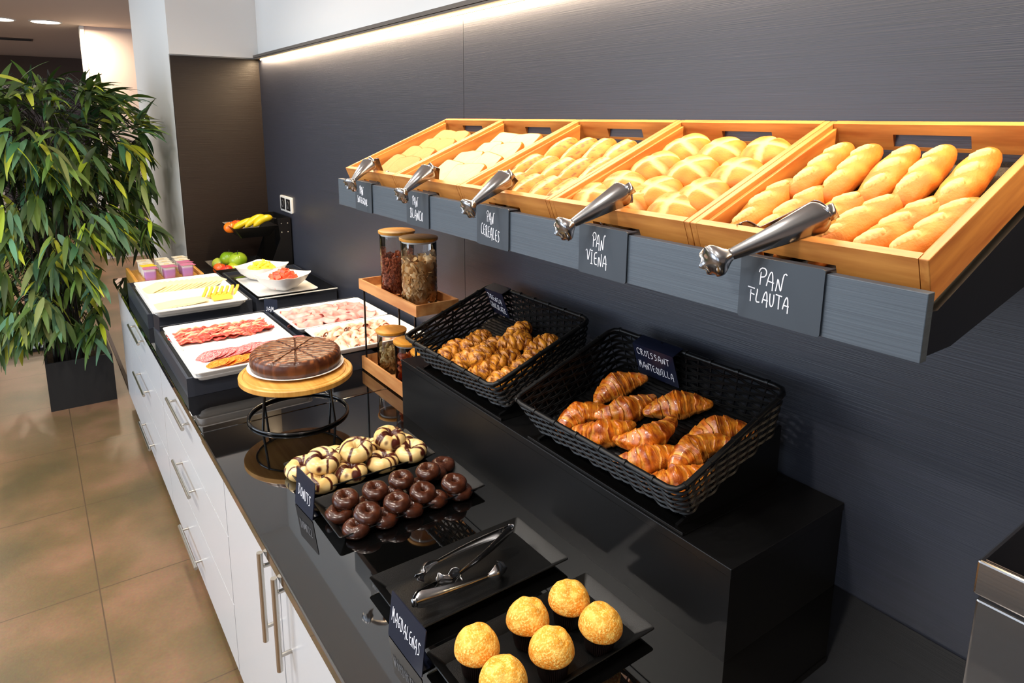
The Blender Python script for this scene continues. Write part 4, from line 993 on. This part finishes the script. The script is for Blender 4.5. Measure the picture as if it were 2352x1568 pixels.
def round_slice(seed, A, B, Fat, dens, R, nm):
    def cf(u, v, p):
        n = ns(p, 330, seed); c = lerp(L(A), L(B), .5 + ns(p, 60, seed)); return lerp(c, L(Fat), sm(dens, dens + .15, n) * .9)
    return sheet(2 * R, 2 * R, 30, 30, lambda u, v: .0012 * sin(3 * u + seed) + .001 * sin(4 * v), disc_out, cf).build(nm, M_meat, smooth=80, solid=.0012)
sl = [round_slice(s, (216, 76, 82), (232, 104, 108), (250, 186, 178), .10, .043, 'salami_slice') for s in (1, 2)]
ch = [round_slice(s, (222, 96, 14), (238, 128, 24), (248, 190, 90), .16, .037, 'chorizo_slice') for s in (3, 4)]
for k in range(13):
    Mx = Matrix.Translation((-.758 + k * .0245, 2.398 + .006 * sin(k * 1.3), .8250)) @ Euler((rnd.uniform(-.05, .05), -.22, rnd.uniform(-.3, .3))).to_matrix().to_4x4()
    inst(sl, k, Mx, 'round pink marbled salami slice, %s from the left in its fanned row' % ORD[k], 'salami slice', 'salami slices')
for k in range(13):
    Mx = Matrix.Translation((-.748 + k * .0240, 2.312 + .004 * sin(k * 1.7), .8230)) @ Euler((rnd.uniform(-.05, .05), -.2, rnd.uniform(-.3, .3))).to_matrix().to_4x4()
    inst(ch, k, Mx, 'round orange chorizo slice, %s from the left in the front row' % ORD[k], 'chorizo slice', 'chorizo slices')
def folded(seed, A, B, C, Lx, W, nm, tight):
    def ol(u, v): return (u * (1 - .1 * v * v) + .05 * sin(6 * v + seed), v * (1 - .15 * u * u) + .05 * sin(7 * u + seed))
    nu, nv = 26, 30; rows = []; cols = []
    for i in range(nu + 1):
        u = -1 + 2 * i / nu; row = []; cc = []
        for j in range(nv + 1):
            v = -1 + 2 * j / nv; x, y = ol(u, v); s = y * 1.25 * pi  # fold around x axis: ruffle of two humps
            yy = .5 * y * W * .62 + .12 * W * sin(s * tight); zz = .011 + .010 * cos(s * tight) + .003 * sin(5 * u + seed) + .004 * ns((u * 2, v * 2, 0), 1.0, seed)
            p = Vector((x * Lx / 2, yy + .006 * sin(3 * u + seed), zz * (1 - .2 * u * u))); row.append(p)
            n = ns((u * 2.5, v * 2.5, 1), 1.0, seed); c = lerp(L(A), L(B), .5 + 1.2 * n); c = lerp(c, L(C), sm(.86, .98, max(abs(u), abs(v))) * .6); cc.append(c)
        rows.append(row); cols.append(cc)
    return MB().grid(rows, cols=cols).build(nm, M_meat, smooth=80, solid=.0014)
ck = [folded(s, (240, 172, 164), (228, 144, 140), (216, 112, 96), .105, .10, 'cooked_ham_slice', 1.0 + .2 * (s % 2)) for s in (1, 2, 5)]
tk = [folded(s, (248, 206, 180), (240, 184, 156), (226, 140, 96), .070, .062, 'turkey_slice', 1.3) for s in (3, 4, 7)]
n = 0
for r in range(4):
    for c in range(5):
        x = -.355 + c * .060 + rnd.uniform(-.010, .010) + (.012 if r % 2 else 0); y = 2.745 - r * .060 + rnd.uniform(-.01, .01)
        if x > -.085 and r == 0: x -= .01
        Mx = Matrix.Translation((x, y, .8165 + .002 * (c % 3))) @ Euler((rnd.uniform(-.25, .25), rnd.uniform(-.2, .15), rnd.uniform(-.7, .9))).to_matrix().to_4x4()
        inst(ck, n, Mx, 'folded pink cooked ham slice, %s row from the back, %s from the left' % (ORD[r], ORD[c]), 'ham slice', 'folded cooked ham slices'); n += 1
for r in range(5):
    for c in range(6):
        x = -.340 + c * .046 + rnd.uniform(-.010, .010); y = 2.418 - r * .046 + rnd.uniform(-.01, .01)
        Mx = Matrix.Translation((x, y, .8165 + .002 * (c % 3))) @ Euler((rnd.uniform(-.35, .35), rnd.uniform(-.3, .3), rnd.uniform(0, 6))).to_matrix().to_4x4()
        inst(tk, n, Mx, 'ruffled pale turkey slice, %s row from the back, %s from the left' % (ORD[r], ORD[c]), 'turkey slice', 'ruffled turkey slices'); n += 1
chm = MB().box(-.045, .045, -.05, .05, 0, .0036, c=L((242, 226, 172))); chs = chm.build('cheese_slice', M_cheese, smooth=0)
for k in range(13):
    Mx = Matrix.Translation((-.770 + k * .0225, 3.530 - .0015 * k, .8260)) @ Euler((0.03, -.30, .35 + rnd.uniform(-.12, .12))).to_matrix().to_4x4()
    inst([chs], 0, Mx, 'pale square cheese slice, %s from the left in the far fanned row' % ORD[k], 'cheese slice', 'pale cheese slices in the far row')
for k in range(7):
    Mx = Matrix.Translation((-.765 + k * .020, 3.205, .8190 + .0004 * k)) @ Euler((0, -.08, .1)).to_matrix().to_4x4()
    inst([chs], 0, Mx, 'pale square cheese slice, %s from the left in the near section' % ORD[k], 'cheese slice', 'pale cheese slices in the near section')
stk = MB().loft([rr(.006, .006, .0015, 0, 2), rr(.006, .006, .0015, .082, 2)], M=Matrix.Rotation(pi / 2, 4, 'Y') @ Matrix.Translation((0, 0, -.041))); stk.usec = True; stk.c = [L((250, 200, 70))] * len(stk.v)
stk = stk.build('cheese_stick', M_cheese, smooth=30)
for k in range(8):
    Mx = Matrix.Translation((-.535, 3.165 + k * .014, .826)) @ Euler((0, 0, .05 * (k % 3))).to_matrix().to_4x4()
    inst([stk], 0, Mx, 'yellow cheese stick lying in the flat row, %s from the front' % ORD[k], 'cheese stick', 'yellow cheese sticks')
for k in range(7):
    Mx = Matrix.Translation((-.590 + k * .022, 3.262 - .004 * k, .840)) @ Euler((.0, -.25, 1.15)).to_matrix().to_4x4()
    inst([stk], 0, Mx, 'yellow cheese stick leaning on top of the pile, %s from the left' % ORD[k], 'cheese stick', 'yellow cheese sticks')

# small boards tucked between the trays
def mini_sign(x, y, z, rz, label, txt):
    t = thing('name_board', label, 'sign', (x, y, z), (0, 0, rz)); R = Matrix.Rotation(pi / 2, 4, 'X')
    MB().loft([rr(.034, .030, .003, q, 3, 0, .03) for q in (0, .002)], M=R).build('board', M_chalkb, t, smooth=30)
    lettering([(txt, -.026, .006, .020, .046, .0)], t, .05, R @ Matrix.Translation((0, 0, .0022)), .0011)
mini_sign(-.408, 2.862, .8105, -.95, 'tiny dark board with white scribble beside the cooked ham tray corner', 'JAM')
mini_sign(-.850, 2.868, .8105, 1.72, 'tiny dark board seen edge-on behind the cured meat tray corner', 'JAM')

# ------------------------------------------------------------------ fruit bowls on a clear rack
t = thing('acrylic_cover', 'clear acrylic shelf panel lying over the far right box under the bowls', 'acrylic panel', (-.215, 3.36, .8105))
MB().box(-.18, .195, -.26, .26, .0, .004).build('panel', M_acr, t, smooth=0)
MB().tube([(-.18, -.262, .004), (.195, -.262, .004)], .003, 8).build('front_edge', M_plastic, t)
o = white_dish(-.395, -.110, 3.105, 3.520, .8150, 'flat white tray under the two fruit bowls', h=.012)
def bowl(x, y, z, rz, label):
    def se(h, zz, e=.42):
        out = []
        for k in range(56):
            a = 2 * pi * k / 56; c, s = cos(a), sin(a); out.append((math.copysign(abs(c) ** e, c) * h, math.copysign(abs(s) ** e, s) * h, zz + (.007 * (abs(c * s) * 2) ** 2 if zz > .05 else 0)))
        return out
    b = MB().loft([se(.042, 0), se(.052, .004), se(.085, .034), se(.104, .062), se(.108, .0665), se(.103, .0665), se(.098, .060), se(.078, .034), se(.048, .010), se(.03, .008)])
    return tag(b.build('white_bowl', M_mel, loc=(x, y, z), rot=(0, 0, rz), smooth=60), label, 'bowl')
bowl(-.278, 3.452, .829, .62, 'white square bowl of yellow pineapple pieces, the rear one')
bowl(-.255, 3.185, .829, .62, 'white square bowl of red watermelon pieces, the front one')
def chunk(kind, seed):
    rs2 = random.Random(seed); b = MB(); sx, sy, sz = (.021, .008, .008) if kind == 'p' else (.015, .013, .011)
    vs = []
    for x in (-1, 1):
        for y in (-1, 1):
            for z in (-1, 1): vs.append((x * sx * rs2.uniform(.8, 1.15), y * sy * rs2.uniform(.75, 1.2), z * sz * rs2.uniform(.75, 1.2)))
    c1, c2 = ((252, 214, 34), (255, 230, 96)) if kind == 'p' else ((232, 64, 38), (246, 104, 66))
    b.add(vs, [(0, 1, 3, 2), (4, 6, 7, 5), (0, 4, 5, 1), (2, 3, 7, 6), (0, 2, 6, 4), (1, 5, 7, 3)], [lerp(L(c1), L(c2), rs2.random()) for _ in vs])
    return b.build('pineapple_piece' if kind == 'p' else 'watermelon_piece', M_cut, smooth=0, bevel=.0025)
for kind, cx, cy, nmx in (('p', -.278, 3.452, 'yellow pineapple piece heaped in the rear bowl'), ('w', -.255, 3.185, 'red watermelon piece heaped in the front bowl')):
    pool = [chunk(kind, s) for s in (1, 2, 3)]
    for k in range(38 if kind == 'p' else 30):
        a = k * 2.399; q = .062 * math.sqrt((k + .5) / 38); h = .038 + .046 * (1 - (q / .064) ** 1.5) + rnd.uniform(-.004, .004)
        Mx = Matrix.Translation((cx + q * cos(a), cy + q * sin(a), .829 + h)) @ Euler((rnd.uniform(-.6, .6), rnd.uniform(-.6, .6), rnd.uniform(0, 6))).to_matrix().to_4x4()
        inst(pool, k, Mx, nmx, 'fruit piece', 'pineapple pieces' if kind == 'p' else 'watermelon pieces')
    for k in range(16):
        a = k * 2.399; q = .050 * math.sqrt((k + .5) / 16)
        Mx = Matrix.Translation((cx + q * cos(a), cy + q * sin(a), .829 + .022)) @ Euler((rnd.uniform(-.4, .4), rnd.uniform(-.4, .4), rnd.uniform(0, 6))).to_matrix().to_4x4()
        inst(pool, k, Mx, nmx, 'fruit piece', 'pineapple pieces' if kind == 'p' else 'watermelon pieces')

# ------------------------------------------------------------------ yogurts on a wooden crate
t = thing('wooden_crate', 'low light wood tray with raised rims under the yogurt pots', 'tray', (-.645, 4.035, .7455))
b = MB(); b.box(-.150, .150, -.19, .19, .034, .042); b.box(-.166, -.150, -.19, .19, 0, .060); b.box(.150, .166, -.19, .19, 0, .060)
b.build('crate_body', M_bamboo, t, smooth=0, bevel=.003)
def yogurt(seed, side, lidc, accent):
    b = MB(); rows = []; cols = []
    for h, z in ((.024, 0), (.0255, .002), (.0268, .02), (.0285, .045), (.0295, .060), (.032, .0615), (.032, .063)):
        lp = rr(h, h, .010, z, 4); rows.append(lp)
        cc = []
        for (x, y, zz) in lp:
            c = L(side)
            if z > .055: c = L((238, 232, 226))
            cc.append(c)
        cols.append(cc)
    return MB().grid(rows, closed_v=True, cols=cols, cap0=True, cap1=True)
yk = [((184, 132, 190), (206, 120, 156), (214, 202, 150)), ((184, 132, 190), (200, 110, 150), (214, 202, 150)), ((232, 232, 232), (240, 234, 214), (206, 212, 190)), ((236, 234, 226), (246, 214, 60), (230, 228, 200))]
ymesh = {}
layout = [[0, 3, 2, 2], [1, 2, 2, 2], [0, 1, 2, 2]]
lidn = ['pink', 'pink', 'white', 'white and yellow']
for c in range(3):
    for r in range(4):
        k = layout[c][r]; x = -.730 + c * .090; y = 3.905 + r * .078
        if k not in ymesh:
            t = thing('yogurt_pot', '', 'yogurt'); s, l_, a = yk[k]
            yogurt(k, s, l_, a).build('tub', M_yog, t, smooth=50)
            lid = MB(); lid.loft([rr(.0325, .0325, .008, .063, 3), rr(.033, .033, .008, .0642, 3)]); lid.add([(.02, -.033, .0632), (.04, -.038, .0632), (.038, -.018, .0632), (.033, .0, .0632)], [(0, 1, 2, 3)])
            lid.usec = True; lid.c = [L(l_) if (k != 3 or p.x > -.2) else L((244, 240, 230)) for p in lid.v]
            if k == 2: lid.add([(-.015, -.02, .0646), (.012, -.02, .0646), (.016, -.004, .0646), (-.01, .0, .0646)], [(0, 1, 2, 3)], [L((226, 196, 120))] * 4)
            lid.build('foil_lid', M_yog, t, smooth=30); ymesh[k] = t
        else: t = dup(ymesh[k])
        t.location = (x, y, .789); t.rotation_euler = (0, 0, rnd.uniform(-.15, .15))
        tag(t, 'yogurt pot with a %s lid in the %s column, %s from the front' % (lidn[k], ['left', 'middle', 'right'][c], ORD[r]), 'yogurt', 'yogurt pots on the wooden tray')

# ------------------------------------------------------------------ fruit stand in the corner
t = thing('fruit_stand', 'black two tier fruit stand with angular trays in the wall corner', 'fruit stand', (-.20, 3.96, .7455))
def stand_tray(cx, cy, z, hx, hy, rz, nm):
    M = Matrix.Translation((cx, cy, z)) @ Matrix.Rotation(rz, 4, 'Z')
    MB().loft([rr(hx - .045, hy - .045, .003, 0, 1), rr(hx, hy, .003, .062, 1), rr(hx - .003, hy - .003, .003, .062, 1), rr(hx - .047, hy - .047, .003, .004, 1)], M=M).build(nm, M_black, t, smooth=20)
stand_tray(-.075, .0, .012, .150, .150, .0, 'lower_tray'); stand_tray(.010, .02, .225, .120, .150, .0, 'upper_tray')
f = [(.160, 0), (.192, 0), (.192, .33), (.120, .33), (.130, .215), (.070, .07), (.060, .0)]
for y0 in (-.155, .150):
    vs = [(x, y0, z) for x, z in f] + [(x, y0 + .004, z) for x, z in f]; n_ = len(f)
    s_ = MB().add(vs, [tuple(range(n_)), tuple(range(2 * n_ - 1, n_ - 1, -1))] + [(i, i + n_, (i + 1) % n_ + n_, (i + 1) % n_) for i in range(n_)]).build('side_panel', M_black, t, smooth=0)
    if y0 < 0:
        for (x, z) in ((.14, .30), (.175, .30), (.14, .25), (.175, .25)): MB().lathe([(.004, 0), (.003, .002), (.0005, .003)], 12, M=Matrix.Translation((x, y0, z)) @ Matrix.Rotation(pi / 2, 4, 'X')).build('screw', M_steel, s_)
MB().box(.188, .192, -.15, .15, 0, .33).build('back_panel', M_black, t, smooth=0)
def fruit_ball(R, A, B, seed, nm, dip=.35, sq=.9, ribs=0):
    rows = []; cols = []
    for i in range(25):
        t_ = pi * i / 24; row = []; cc = []
        for j in range(36):
            a = 2 * pi * j / 36; r = R * sin(t_) * (1 + ribs * .035 * cos(5 * a) * sin(t_)) * (1 + .03 * ns((cos(a), sin(a), t_), 1, seed)); z = -R * sq * cos(t_) - dip * R * math.exp(-(sin(t_) / .28) ** 2) * (1 if t_ > 1.5 else -.5)
            p = (r * cos(a), r * sin(a), z + R * sq); row.append(p); cc.append(lerp(L(A), L(B), .5 + 1.2 * ns(p, 22, seed)))
        rows.append(row); cols.append(cc)
    return MB().grid(rows, closed_v=True, cols=cols)
def apple(x, y, z, R, A, B, seed, nm, label, cat, rot=(0, 0, 0), ribs=0):
    t = thing(nm, label, cat, (x, y, z), rot)
    fruit_ball(R, A, B, seed, nm, ribs=ribs).build('flesh', M_fruit, t, smooth=80)
    MB().tube([(0, 0, R * 1.45), (.003, 0, R * 1.75), (.007, .002, R * 2.0)], .0015, 6).build('stem', M_cane, t)
GA, GB = (122, 162, 20), (160, 188, 48); RA, RB = (216, 60, 24), (226, 100, 40)
apple(-.278, 3.920, .800, .049, GA, GB, 1, 'green_apple', 'large shiny green apple on the lower tier, nearest and highest', 'apple', (.1, -.1, 0))
apple(-.325, 3.975, .804, .046, GA, GB, 2, 'green_apple', 'green apple half hidden behind the largest one', 'apple', (.1, .1, 1))
apple(-.372, 4.010, .775, .042, (136, 160, 40), (176, 186, 70), 3, 'green_apple', 'dull green apple at the left of the lower tier', 'apple', (.3, -.1, 2), 1)
apple(-.330, 3.895, .770, .040, (170, 186, 30), (206, 214, 70), 4, 'green_apple', 'yellow-green apple low at the front of the lower tier', 'apple', (.4, -.4, 2))
apple(-.385, 3.930, .768, .037, RA, RB, 5, 'red_apple', 'orange-red apple at the front left of the lower tier', 'apple', (0, .2, 0))
apple(-.352, 3.862, .768, .036, RA, (232, 60, 50), 6, 'red_apple', 'red apple at the front tip of the lower tier', 'apple', (0, -.2, 0))
OA, OB = (242, 100, 16), (250, 130, 30)
apple(-.290, 4.000, .985, .036, OA, OB, 7, 'orange', 'orange fruit at the left of the upper tier', 'orange')
apple(-.240, 4.060, .985, .036, OA, (236, 70, 20), 8, 'orange', 'orange fruit behind the bananas on the upper tier', 'orange')
def banana(p0, p1, sag, label):
    p0 = Vector(p0); p1 = Vector(p1); mid = (p0 + p1) / 2; loc = mid; pts = []; rs_ = []
    for k in range(15):
        u = k / 14; p = p0.lerp(p1, u) - mid + Vector((0, 0, sag * (1 - (2 * u - 1) ** 2))); pts.append(p); e = abs(2 * u - 1)
        rs_.append(.0175 * (1 - e ** 5) + .004)
    t = thing('banana', label, 'banana', loc, group='bananas on the upper tier')
    b = MB().tube(pts, rs_, 10, sq=.9); b.usec = True; b.c = [lerp(L((226, 178, 20)), L((196, 178, 24)), .5 + ns(p, 20, 3)) for p in b.v]
    b.build('peel', M_fruit, t, smooth=50)
    MB().tube([pts[-1], pts[-1] + (pts[-1] - pts[-2]).normalized() * .02], .004, 6).build('stem', M_cane, t)
banana((-.300, 3.900, 1.020), (-.165, 3.920, 1.060), .012, 'yellow banana lying in front on the upper tier')
banana((-.240, 3.870, 1.030), (-.120, 3.900, 1.075), .020, 'yellow banana lying over the front one, pointing right')
banana((-.200, 3.850, 1.035), (-.095, 3.850, 1.075), .018, 'yellow banana at the right end of the upper tier')

# ------------------------------------------------------------------ stainless appliance at the right edge
t = thing('steel_appliance', 'stainless steel boxed appliance at the bottom right edge', 'appliance', (-.155, .137, .7455))
MB().box(-.131, .131, -.131, .131, .012, .300).build('steel_body', M_alu, t, smooth=0, bevel=.003)
MB().box(-.133, .133, -.135, .135, .306, .353).build('steel_rim', M_alu, t, smooth=0, bevel=.003)
MB().box(-.126, .126, -.128, .128, .3535, .3545).build('top_plate', M_alutop, t, smooth=0)
MB().box(-.128, .128, -.129, .129, .300, .306).build('gap_band', M_dark, t, smooth=0)
for x in (-.11, .11):
    for y in (-.11, .11): MB().lathe([(.012, 0), (.012, .012)], 14, M=Matrix.Translation((x, y, 0))).build('foot', M_dark, t)

# ------------------------------------------------------------------ potted bamboo plant
t = thing('potted_bamboo', 'tall leafy artificial bamboo in a rectangular black planter', 'plant', (-1.074, 4.70, 0))
b = MB(); hx, hy, w_ = .163, .33, .012
b.box(-hx, hx, -hy, hy, 0, .02); b.box(-hx, -hx + w_, -hy, hy, .02, .282); b.box(hx - w_, hx, -hy, hy, .02, .282); b.box(-hx + w_, hx - w_, -hy, -hy + w_, .02, .282); b.box(-hx + w_, hx - w_, hy - w_, hy, .02, .282)
b.build('planter', M_pot, t, smooth=0)
b = MB(); rs = random.Random(2); rows = []
for i in range(9): rows.append([(-hx + w_ + (2 * hx - 2 * w_) * i / 8, -hy + w_ + (2 * hy - 2 * w_) * j / 12, .205 + rs.uniform(-.012, .012)) for j in range(13)])
b.grid(rows).build('soil', M_soil, t, smooth=60)
tipz = []; 
rs = random.Random(11)
for k in range(13):
    x0, y0 = rs.uniform(-.11, .11), rs.uniform(-.27, .25); x1, y1 = x0 * 1.8 + rs.uniform(-.12, .08), y0 * 1.1 + rs.uniform(-.1, .1); H = rs.uniform(1.1, 1.75)
    pts = [(x0 + (x1 - x0) * (q / 10) ** 1.4, y0 + (y1 - y0) * (q / 10) ** 1.4, .19 + (H - .19) * q / 10) for q in range(11)]
    MB().tube(pts, [.011 - .0006 * q for q in range(11)], 8).build('cane', M_cane, t)
b = MB(); tw = MB()
def leaf(p, d, Ln, Wd, c, droop):
    d = d.normalized(); side = d.cross(Vector((0, 0, 1)));
    side = side.normalized() if side.length > .05 else Vector((1, 0, 0))
    side = (Matrix.Rotation(rs.uniform(-.7, .7), 3, d) @ side); N = 7; rows = []
    q = Vector(p); dd = d.copy()
    for i in range(N):
        u = i / (N - 1); w2 = Wd * (sin(pi * min(1, (u * .93 + .035)) ** .75)) * .5; nrm = side.cross(dd)
        rows.append([q - side * w2 + nrm * w2 * .25, q, q + side * w2 + nrm * w2 * .25])
        q = q + dd * (Ln / (N - 1)); dd = (dd + Vector((0, 0, -droop / N))).normalized()
    for rw in rows:
        for p3 in rw:
            if (p3.x > .17 and p3.y < -.42 and p3.z < .87) or p3.x > .575: return
    b.grid(rows, cols=[[c] * 3] * N)
palette = [(74, 100, 40), (52, 78, 32), (84, 112, 44), (98, 122, 54), (52, 92, 58), (84, 124, 92), (112, 126, 70), (44, 64, 28), (64, 88, 36)]
n = 0
while n < 560:
    # cluster origin inside a drooping dome envelope
    ph = rs.uniform(0, 2 * pi); h = rs.uniform(.0, 1.0)
    z = .42 + 1.38 * h ** .9
    env = (.36 + .16 * sin(pi * min(1, h * 1.2))) if h < .72 else .50 * math.sqrt(max(0.02, 1 - ((h - .72) / .36) ** 2))
    rad = env * (rs.uniform(.55, 1.0) if rs.random() < .8 else rs.uniform(0, .6))
    x = cos(ph) * rad * 1.12 - .03; y = sin(ph) * rad * 1.15 - .05
    if x > .50 or (x > .15 and z < .95 and y < .0) or (x > .17 and z < .86): continue
    c0 = Vector((cos(ph) * .4, sin(ph) * .4, 0)); base = Vector((x, y, z)); n += 1
    root = Vector((x * .25, y * .4, z - .05)); mid = (root + base) / 2 + Vector((0, 0, .10))
    if not (max(base.x, mid.x) > .15 and min(base.z, mid.z, root.z) < .9): tw.tube([root, mid, base], .0022, 5)
    dirb = (c0 + Vector((0, 0, .15 if h > .8 else -.45))).normalized()
    for k in range(rs.choice((5, 6, 7))):
        d = (dirb + Vector((rs.uniform(-.95, .95), rs.uniform(-.95, .95), rs.uniform(-.75, .45)))).normalized()
        c = rs.choice(palette)
        if rs.random() < .12: c = rs.choice(((166, 178, 40), (184, 192, 66), (144, 166, 40)))
        f_ = rs.uniform(.85, 1.15); c = L(tuple(min(255, v * f_) for v in c))
        Ln = rs.uniform(.12, .21); st = base + Vector((rs.uniform(-.03, .03), rs.uniform(-.03, .03), rs.uniform(-.04, .03)))
        if st.x + d.x * Ln > .56: d.x = -abs(d.x) * .3
        if st.x + d.x * Ln > .18 and st.z < .80: d.x = -abs(d.x)
        if st.x > .17 and st.z < .84: continue
        leaf(st, d, Ln, rs.uniform(.024, .036), c, rs.uniform(.5, 1.3))
b.build('foliage', M_leaf, t, smooth=60)
tw.build('twigs', M_cane, t)

# things on the floor behind the plant
t = thing('white_floor_box', 'small white box with a dark base on the floor behind the plant', 'box', (-1.33, 5.75, 0))
MB().box(-.14, .14, -.12, .12, .02, .10).build('box_body', M_white, t, smooth=0, bevel=.006); MB().box(-.145, .145, -.125, .125, 0, .02).build('base', M_dark, t, smooth=0)
struct(MB().box(-.842, -.822, 4.30, 8.9, 0.0, .012).build('trim_3', M_brown, smooth=0))

print('objects', len(bpy.data.objects))
for o in bpy.data.objects:
    if o.get('label') and not 4 <= len(o['label'].split()) <= 16: print('LABELLEN', o.name, o['label'])
